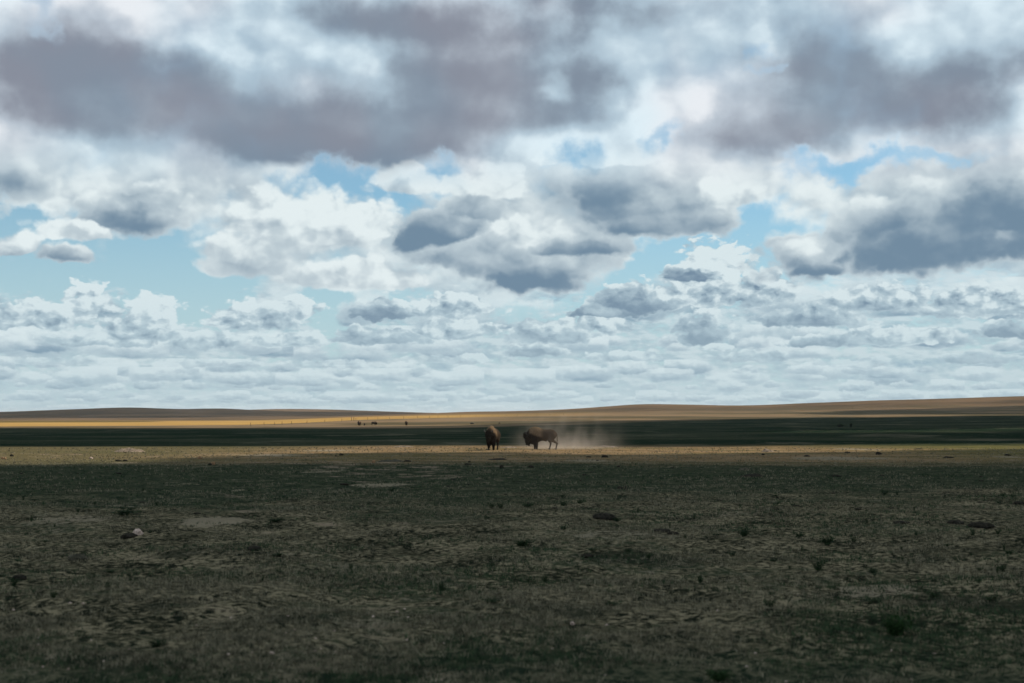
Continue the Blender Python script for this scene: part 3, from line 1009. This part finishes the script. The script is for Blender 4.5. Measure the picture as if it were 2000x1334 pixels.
# the far herd, a few pixels each
far_a = dict(head=(-1.12, 0, 1.05), muzzle=(-1.15, 0, .45), legs=(-.25, -.35, .95, 1.2))
herd = [
    (702, 524, 75, 1.0, 'dark bison of the far herd, end on, leftmost of the four'),
    (712.3, 522, 100, .62, 'small bison calf standing just right of the leftmost far bison'),
    (731.5, 540, 172, .85, 'dark far bison seen side on, head down, third from the left in the herd'),
    (794, 520, 84, .98, 'lone dark far bison end on, at the right end of the herd'),
]
v_, f_ = surface_net(bison_sdf(far_a), (-1.65, -.62, -.06), (1.62, .62, 2.0), 0.06)
far_me = None
for px, d, hdg, sc_, lab in herd:
    x = (px - 1000) / FPX * d
    if far_me is None:
        o = add_mesh('bison', v_, f_, m_fur)
        far_me = o.data
    else:
        o = bpy.data.objects.new('bison', far_me)
        scene.collection.objects.link(o)
    o.location = (x, d, float(base_z(x, d)) - 0.03)
    o.rotation_euler = (0, 0, math.radians(hdg))
    o.scale = (sc_,) * 3
    tag(o, lab, 'bison', 'bison of the far herd')
# ================================================================ lumps, stones, mounds, weeds
def plain_mat(name, a, b2, scale=9.0, bump=0.03, rough=0.95):
    m, b = new_mat(name, rough, 0.03)
    q = geo_pos()
    n = noise(q, scale, 5.0, 0.65)
    setc(b, mixc(ramp(n, 0.35, 0.65), a, b2))
    bumpn(b, n, 0.8, bump)
    return m


m_clod = plain_mat('dark earth clod', (0.010, 0.010, 0.008), (0.034, 0.030, 0.023), 18.0)
m_dirt = plain_mat('dry turned earth', (0.10, 0.082, 0.062), (0.24, 0.19, 0.145), 5.0, 0.06)
m_grey = plain_mat('grey crusted earth', (0.030, 0.030, 0.022), (0.085, 0.078, 0.058), 8.0, 0.05)
m_stone = plain_mat('pale stone', (0.30, 0.22, 0.18), (0.55, 0.44, 0.38), 30.0, 0.01, 0.8)
m_tan = plain_mat('tan stone', (0.17, 0.10, 0.055), (0.30, 0.19, 0.11), 20.0)
m_weed = plain_mat('weed leaf', (0.009, 0.020, 0.010), (0.026, 0.046, 0.020), 40.0, 0.0, 0.7)
m_fresh = plain_mat('fresh green leaf', (0.010, 0.026, 0.009), (0.026, 0.052, 0.018), 40.0, 0.0, 0.7)
m_brush = plain_mat('dark brush leaf', (0.008, 0.016, 0.010), (0.022, 0.036, 0.020), 6.0, 0.0, 0.8)
m_straw, b = new_mat('dry grass blade', 0.9, 0.02)
q = geo_pos()
sn = noise(q, 7.0, 3.0, 0.6)
setc(b, mixc(ramp(sn, 0.36, 0.64), (0.045, 0.046, 0.032), (0.25, 0.225, 0.155)))
m_blade, b = new_mat('green grass blade', 0.85, 0.02)
q = geo_pos()
sn = noise(q, 6.0, 3.0, 0.6)
setc(b, mixc(ramp(sn, 0.36, 0.64), (0.014, 0.028, 0.016), (0.050, 0.078, 0.040)))

import bmesh


def lump_mesh(name, seed, squash, rough_, mat, sub=3):
    r_ = random.Random(seed)
    bm = bmesh.new()
    bmesh.ops.create_icosphere(bm, subdivisions=sub, radius=0.5)
    ph = [r_.uniform(0, 9) for _ in range(6)]
    from mathutils import noise as mn
    for v in bm.verts:
        c = v.co.copy()
        n = mn.noise(c * 2.3 + Vector(ph[:3])) + 0.5 * mn.noise(c * 5.5 + Vector(ph[3:])) + 0.25 * mn.noise(c * 12 + Vector(ph[3:]))
        c = c * (1 + rough_ * n)
        c.z *= squash
        v.co = c
    me = bpy.data.meshes.new(name)
    bm.to_mesh(me)
    bm.free()
    for p in me.polygons:
        p.use_smooth = sub > 2
    me.materials.append(mat)
    return me


def mound_mesh(name, seed, mat):
    """low heap of thrown-out earth, 1 m wide, 1 m high before scaling"""
    n = 40
    a = np.linspace(-0.62, 0.62, n)
    xx, yy = np.meshgrid(a, a)
    r_ = np.hypot(xx, yy) + 0.07 * vnoise(xx * 3 + seed * 5, yy * 3 + seed)
    z = np.clip(1 - (r_ / 0.5) ** 2, -0.3, 1) * (1 + 0.35 * vnoise(xx * 5 + seed, yy * 5) + 0.2 * vnoise(xx * 13 + seed, yy * 13)) + 0.10 * vnoise(xx * 22, yy * 22 + seed)
    v = np.stack([xx, yy, z], -1).reshape(-1, 3)
    i_ = np.arange(n * n).reshape(n, n)
    q = np.stack([i_[:-1, :-1], i_[:-1, 1:], i_[1:, 1:], i_[1:, :-1]], -1).reshape(-1, 4)
    o = add_mesh(name, v, q, mat)
    me = o.data
    bpy.data.objects.remove(o)
    return me


def weed_mesh(name, seed, n, w, lean, mat, leafy=0.0):
    """spray of narrow leaves from one root, 1 m tall before scaling"""
    r_ = np.random.default_rng(seed)
    v, f = [], []
    for k in range(n):
        az_ = r_.uniform(0, 2 * math.pi)
        h = r_.uniform(0.45, 1.0)
        l = r_.uniform(0.15, 1.0) * lean
        s0 = r_.uniform(0, 0.18)
        ca, sa = math.cos(az_), math.sin(az_)
        ww = w * r_.uniform(0.6, 1.4)
        tw = r_.uniform(0, math.pi)
        ct, st = math.cos(tw) * ww, math.sin(tw) * ww
        pts = [(s0 * ca, s0 * sa, -0.05), ((s0 + l * .35) * ca, (s0 + l * .35) * sa, h * .6), ((s0 + l) * ca, (s0 + l) * sa, h)]
        i0 = len(v)
        v += [(pts[0][0] - ct * .5, pts[0][1] - st * .5, pts[0][2]), (pts[0][0] + ct * .5, pts[0][1] + st * .5, pts[0][2]),
              (pts[1][0] + ct, pts[1][1] + st, pts[1][2]), (pts[1][0] - ct, pts[1][1] - st, pts[1][2]), pts[2]]
        f += [(i0, i0 + 1, i0 + 2, i0 + 3), (i0 + 3, i0 + 2, i0 + 4)]
        for j in range(int(leafy * 6)):
            t = r_.uniform(0.2, 1.0)
            c = np.array(pts[0]) * (1 - t) + np.array(pts[2]) * t
            e1, e2 = r_.normal(size=3) * .06, r_.normal(size=3) * .05
            i0 = len(v)
            v += [tuple(c), tuple(c + e1 + e2), tuple(c + e1 * 2), tuple(c + e1 - e2)]
            f += [(i0, i0 + 1, i0 + 2, i0 + 3)]
    me = bpy.data.meshes.new(name)
    me.from_pydata([tuple(map(float, p)) for p in v], [], f)
    me.materials.append(mat)
    return me


clod_m = [lump_mesh('clod', i, 0.62, 0.42, m_clod) for i in range(4)]
stone_m = [lump_mesh('stone', 20 + i, 0.62, 0.6, m_stone, 2) for i in range(3)]
tan_m = [lump_mesh('stone', 30 + i, 0.8, 0.35, m_tan) for i in range(2)]
mound_m = [mound_mesh('dirt_mound', i, m_dirt) for i in range(3)]
gmound_m = [mound_mesh('dirt_mound', 11 + i, m_grey) for i in range(2)]
gclod_m = [lump_mesh('clod', 44, 0.62, 0.42, m_grey)]
dmound_m = [mound_mesh('dirt_mound', 5 + i, m_clod) for i in range(2)]
weed_m = [weed_mesh('weed', i, 46, .022, .75, m_weed, .6) for i in range(4)]
tuft_m = [weed_mesh('grass_tuft', 10 + i, 110, .02, 1.0, m_weed, .3) for i in range(2)]
fresh_m = [weed_mesh('weed', 40 + i, 90, .03, 1.0, m_fresh, .8) for i in range(2)]
brush_m = [weed_mesh('shrub', 60, 160, .02, .6, m_brush, 2.0)]
KIND = {'gmound': (gmound_m, 'mound'), 'gclod': (gclod_m, 'clod'), 'clod': (clod_m, 'clod'), 'stone': (stone_m, 'stone'), 'tan': (tan_m, 'stone'), 'mound': (mound_m, 'mound'), 'dmound': (dmound_m, 'mound'),
        'weed': (weed_m, 'weed'), 'tuft': (tuft_m, 'grass tuft'), 'fresh': (fresh_m, 'weed'), 'shrub': (brush_m, 'shrub')}
NAME = {'gmound': 'dirt_mound', 'gclod': 'dirt_clod', 'clod': 'dirt_clod', 'stone': 'stone', 'tan': 'stone', 'mound': 'dirt_mound', 'dmound': 'dirt_mound', 'weed': 'weed', 'tuft': 'grass_tuft', 'fresh': 'weed', 'shrub': 'shrub'}
_n = 0


def put(kind, px, row, w, h, label, group=None, depth=0.9):
    """a thing that measures w x h of the frame's 2000 px, its foot on the land at (px, row)"""
    global _n
    _n += 1
    x, y = land_pt(px, row + h * 0.25)
    m_per_px = y / FPX
    me = KIND[kind][0][_n % len(KIND[kind][0])]
    o = bpy.data.objects.new(NAME[kind], me)
    scene.collection.objects.link(o)
    sx = w * m_per_px
    sz = h * m_per_px
    z = float(ground_z(x, y)[0])
    rot = (_n * 2.399) % 6.283
    if kind in ('mound', 'dmound', 'gmound'):
        o.scale = (sx, sx * depth, max(sz, 0.05))
        o.location = (x, y, z - 0.02)
        rot = 0
    elif kind in ('clod', 'stone', 'tan', 'gclod'):
        o.scale = (sx * 1.15, sx * 0.85, max(sz * 1.9, sx * 0.45))
        o.location = (x, y, z + sz * 0.25)
        rot = (rot % 0.7) - 0.35
    else:
        o.scale = (sx * 0.55, sx * 0.55, sz)
        o.location = (x, y, z)
    o.rotation_euler = (0, 0, rot)
    tag(o, label, KIND[kind][1], group)
    return o


G1, G2, G3 = 'clods and stones on the bare foreground', 'clods on the sunlit strip and turf', 'earth mounds on the turf'
for a in [
    ('clod', 1180, 1009, 40, 14, 'long dark clod with a small green tuft at its right', G1),
    ('clod', 1911, 1027, 46, 13, 'broad flat-topped dark clod, largest one near the right edge of the plain', G1),
    ('clod', 1861, 1023, 30, 8, 'thin dark clod just left of the broad flat-topped one', G1),
    ('clod', 1757, 1024, 26, 5, 'flat narrow dark clod, leftmost of the three in line near the right edge', G1),
    ('clod', 1292, 1038, 30, 8, 'low knobbly dark clod lying between two weeds, right of the long tuft', G1),
    ('clod', 1313, 1042, 20, 7, 'small dark clod touching the right end of the low knobbly one', G1),
    ('clod', 256, 1043, 30, 10, 'dark clod lying against the pale pink stone at left', G1),
    ('stone', 273, 1040, 18, 14, 'pale pink stone, the brightest one, resting beside a dark clod at left', G1),
    ('clod', 1148, 1088, 20, 9, 'rounded dark clod on the dark patch below the centre', G1),
    ('clod', 1986, 984, 20, 7, 'dark clod cut by the right edge of the green belt', G1),
    ('clod', 44, 1126, 26, 12, 'dark lump with a grey crust at the far left of the foreground', G1),
    ('gclod', 157, 1084, 32, 12, 'grey brown rounded lump in the left foreground below the pale stone', G1),
    ('clod', 500, 1077, 24, 10, 'dark lump beside a dry straw tussock left of the centre', G1),
    ('stone', 1117, 1210, 8, 7, 'small bright white pebble in the lower middle of the foreground', G1),
    ('stone', 535, 1270, 9, 6, 'small pinkish pebble in the lower left foreground', G1),
    ('clod', 1631, 929, 16, 4, 'flat dark clod on the turf below the pale trail at right', G2),
    ('clod', 1181, 892, 11, 5.5, 'squat dark clod on the edge of the pale bare patch right of the bison', G2),
    ('clod', 1149, 893, 9, 3, 'thin dark clod just left of the squat one by the bare patch', G2),
    ('clod', 1207.5, 912.5, 6, 3.5, 'small dark pointed clod below the bare patch right of the bison', G2),
    ('clod', 1210, 954, 9, 5, 'left one of two dark clods side by side in the green belt', G2),
    ('clod', 1220, 953.5, 8, 5, 'right one of two dark clods side by side in the green belt', G2),
    ('clod', 1141, 926.5, 8, 3, 'small dark clod straight below the rear bison', G2),
    ('clod', 917, 902, 5, 3, 'tiny dark clod above a longer one, left of the standing bison', G2),
    ('clod', 914, 909, 11, 4, 'longer dark clod below the tiny one, left of the standing bison', G2),
    ('clod', 980, 913, 7, 8, 'upright pointed dark clod below the standing bison', G2),
    ('clod', 1037, 913, 9, 6, 'triangular dark clod below the head of the side-on bison', G2),
    ('clod', 796, 901, 14, 4, 'flat dark clod at the end of a grey mound on the turf', G2),
    ('tan', 730.6, 902, 6.5, 6, 'tan upright stone lit at its right, on the shaded turf left of centre', G2),
    ('tan', 391.5, 895, 6.5, 5.5, 'tan stone with dark face on the sunlit strip at left', G2),
    ('tan', 418, 906, 8, 7, 'tan stone standing behind a dark clod at left', G2),
    ('clod', 412, 907, 8, 4, 'dark clod in front of the tan stone at left', G2),
    ('clod', 667.6, 887.5, 6.5, 4.5, 'squarish dark clod right below the pale stones of the strip', G2),
    ('clod', 657, 890, 4, 3, 'tiny dark clod left of the squarish one on the strip', G2),
    ('clod', 25.7, 890.5, 6, 5, 'dark clod above the two tan stones at the left edge', G2),
    ('tan', 7.5, 895, 5, 4, 'left one of two small tan stones at the left edge', G2),
    ('tan', 12.5, 895.5, 5, 4.5, 'right one of two small tan stones at the left edge', G2),
    ('stone', 180, 893.5, 8, 3, 'small grey pale stone alone on the sunlit strip at left', G2),
    ('clod', 234, 899, 11, 4, 'left one of two dark flat clods below the pale mound at left', G2),
    ('clod', 246.5, 899, 9, 4, 'right one of two dark flat clods below the pale mound at left', G2),
    ('clod', 1714, 887, 9, 7, 'lone dark peaked clod at the lower edge of the strip at right', G2),
    ('clod', 1654, 884, 9, 3.5, 'dark clod below the pinkish bare patch at right', G2),
    ('clod', 1489, 887.5, 5, 4, 'small dark clod just below the pale mound right of the bison', G2),
    ('clod', 1574, 890.5, 11, 3.5, 'flat dark clod at the left end of the pale trail at right', G2),
    ('clod', 1965.5, 889, 10, 4, 'dark clod beside the pale streak at the right edge', G2),
    ('clod', 232, 925, 13, 3.5, 'flat dark clod in the green belt at left', G2),
    ('clod', 674, 943.5, 16, 4, 'dark clod at the left tip of the pale bare tongue left of centre', G2),
    ('mound', 254, 880, 62, 7, 'wide pale mound of turned earth on the sunlit strip at left', G3),
    ('mound', 1497, 881.5, 28, 6, 'small pale mound of earth on the strip right of the bison', G3),
    ('mound', 790, 872, 46, 2.5, 'low pale earth bank on the far edge of the strip left of the bison', G3),
    ('mound', 994, 873.5, 36, 3, 'low pale earth bank between the two bison', G3),
    ('mound', 1185, 872, 46, 3, 'low earth bank right of the dust on the far edge of the strip', G3),
    ('gmound', 765, 900, 60, 5, 'grey mound with a dark clod at its right end on the shaded turf', G3),
    ('dmound', 973, 897, 52, 4, 'long low dark mound just below the standing bison', G3),
    ('gmound', 1452, 915, 26, 6, 'grey earth heap, the upper of the two at right of centre', G3),
    ('dmound', 1468, 928, 60, 7, 'wide dark earth heap, the lower of the two at right of centre', G3),
    ('dmound', 1850, 893.5, 26, 4, 'dark flat mound below the strip near the right edge', G3),
    ('dmound', 1792, 877, 26, 2.5, 'thin dark mound on the green part of the strip at right', G3),
    ('dmound', 922, 827.3, 9, 2.8, 'dark low hump on the far pasture above the standing bison', G3),
    ('dmound', 975.5, 826.6, 4.5, 2.2, 'tiny dark hump on the far pasture between the bison', G3),
    ('fresh', 1740, 1226, 66, 40, 'large dark green leafy weed, the biggest plant, at lower right'),
    ('tuft', 1019, 1062, 52, 18, 'long dark green grass tuft near the centre of the foreground'),
    ('tuft', 312, 1256, 42, 16, 'dark green grass tuft in the lower left foreground'),
    ('weed', 1595, 1106, 36, 22, 'green weed below a brown one at right of the foreground'),
    ('weed', 1612, 1064, 42, 22, 'spreading brownish weed above the green one at right'),
    ('weed', 1450, 1050, 36, 20, 'spiky weed right of the knobbly clod'),
    ('tuft', 1204, 1013, 20, 8, 'small green tuft at the right end of the long dark clod'),
    ('weed', 1895, 1050, 14, 14, 'upright small weed just below the broad flat-topped clod'),
    ('weed', 1944, 1044, 16, 11, 'round green weed right of the upright one near the right edge'),
    ('weed', 1785, 1046, 12, 10, 'small dark weed below the three clods near the right edge'),
    ('weed', 1664, 1054, 22, 16, 'leaning weed next to the spreading brownish one'),
    ('weed', 1950, 1112, 28, 14, 'wide low weed at the right edge of the foreground'),
    ('weed', 1907, 1114, 18, 10, 'small weed left of the wide low one at the right edge'),
    ('fresh', 1402, 1312, 56, 22, 'fresh green weed at the bottom edge right of centre'),
    ('weed', 960, 990, 18, 13, 'left one of two dark upright weeds at the end of the green belt'),
    ('weed', 952, 1013, 20, 10, 'low weed below the two dark upright weeds'),
    ('weed', 978, 992, 20, 14, 'right one of two dark upright weeds at the end of the green belt'),
    ('tuft', 1030, 986, 34, 10, 'broad dark tuft where the green belt meets bare soil, centre'),
    ('tuft', 245, 1000, 60, 12, 'broad green tuft above the pale stone at left'),
    ('tuft', 540, 1020, 44, 10, 'green tuft at the right end of the pinkish bare patch'),
    ('shrub', 1640, 833, 16, 5, 'dark low shrub on the far plain, left of the two'),
    ('shrub', 1661, 832.5, 7, 7, 'dark upright shrub on the far plain, right of the two'),
]:
    put(*a)

rr = random.Random(5)
for k in range(120):
    row = 955 + 230 * rr.random() ** 1.5
    s_ = (row - 812) / 250
    put('weed', rr.uniform(0, 2000) if rr.random() < .5 else rr.uniform(1100, 2000), row, rr.choice((8, 12, 18, 34)) * rr.uniform(.8, 1.2) * s_, rr.choice((5, 7, 9, 14)) * rr.uniform(.8, 1.2) * s_,
        'small dark weed scattered among others on the bare foreground', 'small weeds scattered over the foreground')
for k in range(70):
    row = 876 + 130 * rr.random() ** 1.3
    s_ = max(0.35, (row - 812) / 150)
    put('clod', rr.uniform(0, 2000), row, rr.uniform(4, 11) * s_, rr.uniform(1.6, 3.4) * s_,
        'small dark clod scattered among others on the turf', 'small dark clods scattered over the turf')
for k in range(60):
    row = 1170 + 160 * rr.random()
    put('stone', rr.uniform(0, 900) if rr.random() < .6 else rr.uniform(0, 2000), row, rr.uniform(3.0, 6.5), rr.uniform(2, 3.5),
        'tiny pale pebble scattered among others in the nearest grass', 'tiny pale pebbles in the nearest grass')

# ---------------------------------------------------------------- fences
m_post = plain_mat('weathered post', (0.03, 0.025, 0.02), (0.07, 0.055, 0.04), 4.0, 0.0)


def post(parent, x, y, h, r_=0.07):
    z = float(base_z(x, y))
    return add_tube('post', [(x, y, z - .3), (x, y, z + h * .5), (x, y, z + h)], [r_, r_, r_ * .9], m_post, parent, 6)


def fence(path, n, h, label, pairs=()):
    root = empty('fence', (path[0][0], path[0][1], float(base_z(*path[0]))))
    p = np.array(path, float)
    s = np.concatenate([[0], np.cumsum(np.hypot(*np.diff(p, axis=0).T))])
    tops = []
    for k in range(n):
        t = s[-1] * (k + 0.25 * math.sin(k * 7.3)) / (n - 1)
        x, y = np.interp(t, s, p[:, 0]), np.interp(t, s, p[:, 1])
        x0, y0, z0 = root.location
        z = float(base_z(x, y))
        hh = h * (1 + .12 * math.sin(k * 3.1))
        add_tube('post', [(x - x0, y - y0, z - z0 - .3), (x - x0, y - y0, z - z0 + hh * .5), (x - x0, y - y0, z - z0 + hh)], [.085, .08, .075], m_post, root, 6)
        tops.append((x - x0, y - y0, z - z0))
    for j in (0.35, 0.65, 0.95):
        add_tube('wire', [(a[0], a[1], a[2] + h * j) for a in tops], [0.006] * len(tops), m_post, root, 4)
    return tag(root, label, 'fence')


def path_px(lst):
    return [((px - 1000) / FPX * d, d) for px, d in lst]


fence(path_px([(490, 560), (560, 640), (687, 740), (860, 905), (1000, 1020), (1120, 1130)]), 27, 1.35, 'thin wire fence with many wooden posts running along the golden stubble field')
fence(path_px([(1560, 1330), (1700, 1345), (1860, 1360)]), 12, 1.3, 'short distant post fence on the right hillside')
for px in (687, 691.5):
    x = (px - 1000) / FPX * 741
    o = add_tube('gate_post', [(0, 0, -.3), (0, 0, 1.0), (0, 0, 2.0)], [.13, .12, .11], m_post, None, 6)
    o.location = (x, 741, float(base_z(x, 741)))
    tag(o, 'tall gate post rising from the fence, ' + ('left one' if px < 689 else 'right one') + ' of the pair above the far herd', 'fence post', 'pair of gate posts')

# ---------------------------------------------------------------- turf: blades, denser where the photograph is closer
def blades(name, n, rmin, rmax, hmin, hmax, w, mat, mask, seed):
    r_ = np.random.default_rng(seed)
    u = r_.random(n)
    rad_ = 1 / (1 / rmin + u * (1 / rmax - 1 / rmin))          # even over the picture's height
    az_ = r_.uniform(-.40, .40, n)
    cx, cy = rad_ * np.sin(az_), rad_ * np.cos(az_)
    keep = mask(cx, cy, r_)
    cx, cy, rad_ = cx[keep], cy[keep], rad_[keep]
    k = 4
    cx, cy, rad_ = [np.repeat(a, k) for a in (cx, cy, rad_)]
    m = len(cx)
    cx = cx + r_.normal(0, .035, m)
    cy = cy + r_.normal(0, .035, m)
    z = ground_z(cx, cy)
    h = r_.uniform(hmin, hmax, m) * (1 + rad_ / 90)
    a = r_.uniform(0, 2 * math.pi, m)
    l = h * r_.uniform(0.1, 1.1, m)
    ww = w * (1 + rad_ / 25) * r_.uniform(.6, 1.4, m)
    t = r_.uniform(0, math.pi, m)
    v = np.empty((m, 3, 3), np.float32)
    v[:, 0] = np.stack([cx - np.cos(t) * ww, cy - np.sin(t) * ww, z - .01], -1)
    v[:, 1] = np.stack([cx + np.cos(t) * ww, cy + np.sin(t) * ww, z - .01], -1)
    v[:, 2] = np.stack([cx + np.cos(a) * l, cy + np.sin(a) * l, z + h], -1)
    o = add_mesh(name, v.reshape(-1, 3), np.arange(3 * m).reshape(-1, 3), mat, smooth=False)
    return tag(o, kind='stuff')


def straw_mask(x, y, r_):
    return (vnoise(x / 1.6, y / 1.6) + .6 * vnoise(x / .5, y / .5) + .5 * vnoise(x / 7, y / 7) + r_.normal(0, .35, len(x))) > 0.15


def green_mask(x, y, r_):
    g = vnoise(x / 2.1 + 40, y / 2.1) + .6 * vnoise(x / .6, y / .6 + 9) + .5 * vnoise(x / 9, y / 9 + 4) + r_.normal(0, .35, len(x))
    return g > np.where((y > 42) | (y < 16), -.1, .55)


s1 = blades('dry_grass', 120000, 11.5, 75, .02, .065, .003, m_straw, straw_mask, 1)
tag(s1, 'short dry straw-coloured grass stubble over the bare foreground', 'grass')
s2 = blades('green_grass', 80000, 11.5, 80, .02, .06, .004, m_blade, green_mask, 2)
tag(s2, 'short dark green grass in patches over the plain', 'grass')
s3 = blades('turf_grass', 9000, 78, 130, .02, .045, .004, m_straw, lambda x, y, r_: r_.random(len(x)) > .2, 3)
tag(s3, 'yellowed short turf on the sunlit strip around the bison', 'grass')

# ---------------------------------------------------------------- dust kicked up behind the side-on bison
m_dust = bpy.data.materials.new('dust in the air')
m_dust.use_nodes = True
S.nt = m_dust.node_tree
S.nt.nodes.clear()
op = obj_pos()                                   # the object is 1 unit wide in each direction before scaling
x_, y_, z_ = sep(op)
wz = noise(vmath('MULTIPLY', op, (5.0, 2.0, 3.5)), 1.0, 4.0, 0.6)
fall = ramp(x_, -1.0, -0.30) * ramp(x_, 1.0, -0.30) * ramp(S.m('ABSOLUTE', y_), 1.0, 0.2)
lowd = ramp(z_, 0.95, -0.1, 0.0, 1.0)
hug = ramp(z_, 0.28, 0.0, 0.0, 1.0) * ramp(x_, 0.75, -0.30) * ramp(x_, -0.7, -0.30)
dens = fall * ramp(wz + (0.5 - z_) * 0.25, 0.34, 0.72) * (lowd * 0.09 + hug * 0.11)
pv = S.nt.nodes.new('ShaderNodeVolumePrincipled')
pv.inputs['Color'].default_value = (0.78, 0.69, 0.61, 1)
pv.inputs['Anisotropy'].default_value = 0.25
S.nt.links.new(dens.s, pv.inputs['Density'])
mo = S.nt.nodes.new('ShaderNodeOutputMaterial')
S.nt.links.new(pv.outputs[0], mo.inputs['Volume'])
bm = bmesh.new()
bmesh.ops.create_icosphere(bm, subdivisions=4, radius=1.0)
for v in bm.verts:
    v.co.z = max(v.co.z, -0.12)
me = bpy.data.meshes.new('dust_cloud')
bm.to_mesh(me)
bm.free()
me.materials.append(m_dust)
dust = bpy.data.objects.new('dust_cloud', me)
dust.location = (4.9, 116.6, float(base_z(4.9, 116.6)) - 0.05)
dust.scale = (5.8, 4.4, 4.4)
scene.collection.objects.link(dust)
tag(dust, 'thin brown dust drifting right from behind the side-on bison', 'dust', kind='stuff')

# ---------------------------------------------------------------- the air over the plain
zmin, zmax = float(V[:, 2].min()) - 1.0, float(V[:, 2].max()) + 12.0
m_air = bpy.data.materials.new('air')
m_air.use_nodes = True
m_air.node_tree.nodes.clear()
pv = m_air.node_tree.nodes.new('ShaderNodeVolumePrincipled')
pv.inputs['Color'].default_value = (0.88, 0.93, 1.0, 1)
pv.inputs['Density'].default_value = 0.00004
pv.inputs['Anisotropy'].default_value = 0.2
mo = m_air.node_tree.nodes.new('ShaderNodeOutputMaterial')
m_air.node_tree.links.new(pv.outputs[0], mo.inputs['Volume'])
E_ = 16500.0
hv = [(x, y, z) for z in (zmin, zmax) for y in (-E_, E_) for x in (-E_, E_)]
hf = [(0, 2, 3, 1), (4, 5, 7, 6), (0, 1, 5, 4), (2, 6, 7, 3), (0, 4, 6, 2), (1, 3, 7, 5)]
haze = add_mesh('haze', hv, hf, m_air, smooth=False)
tag(haze, kind='stuff')
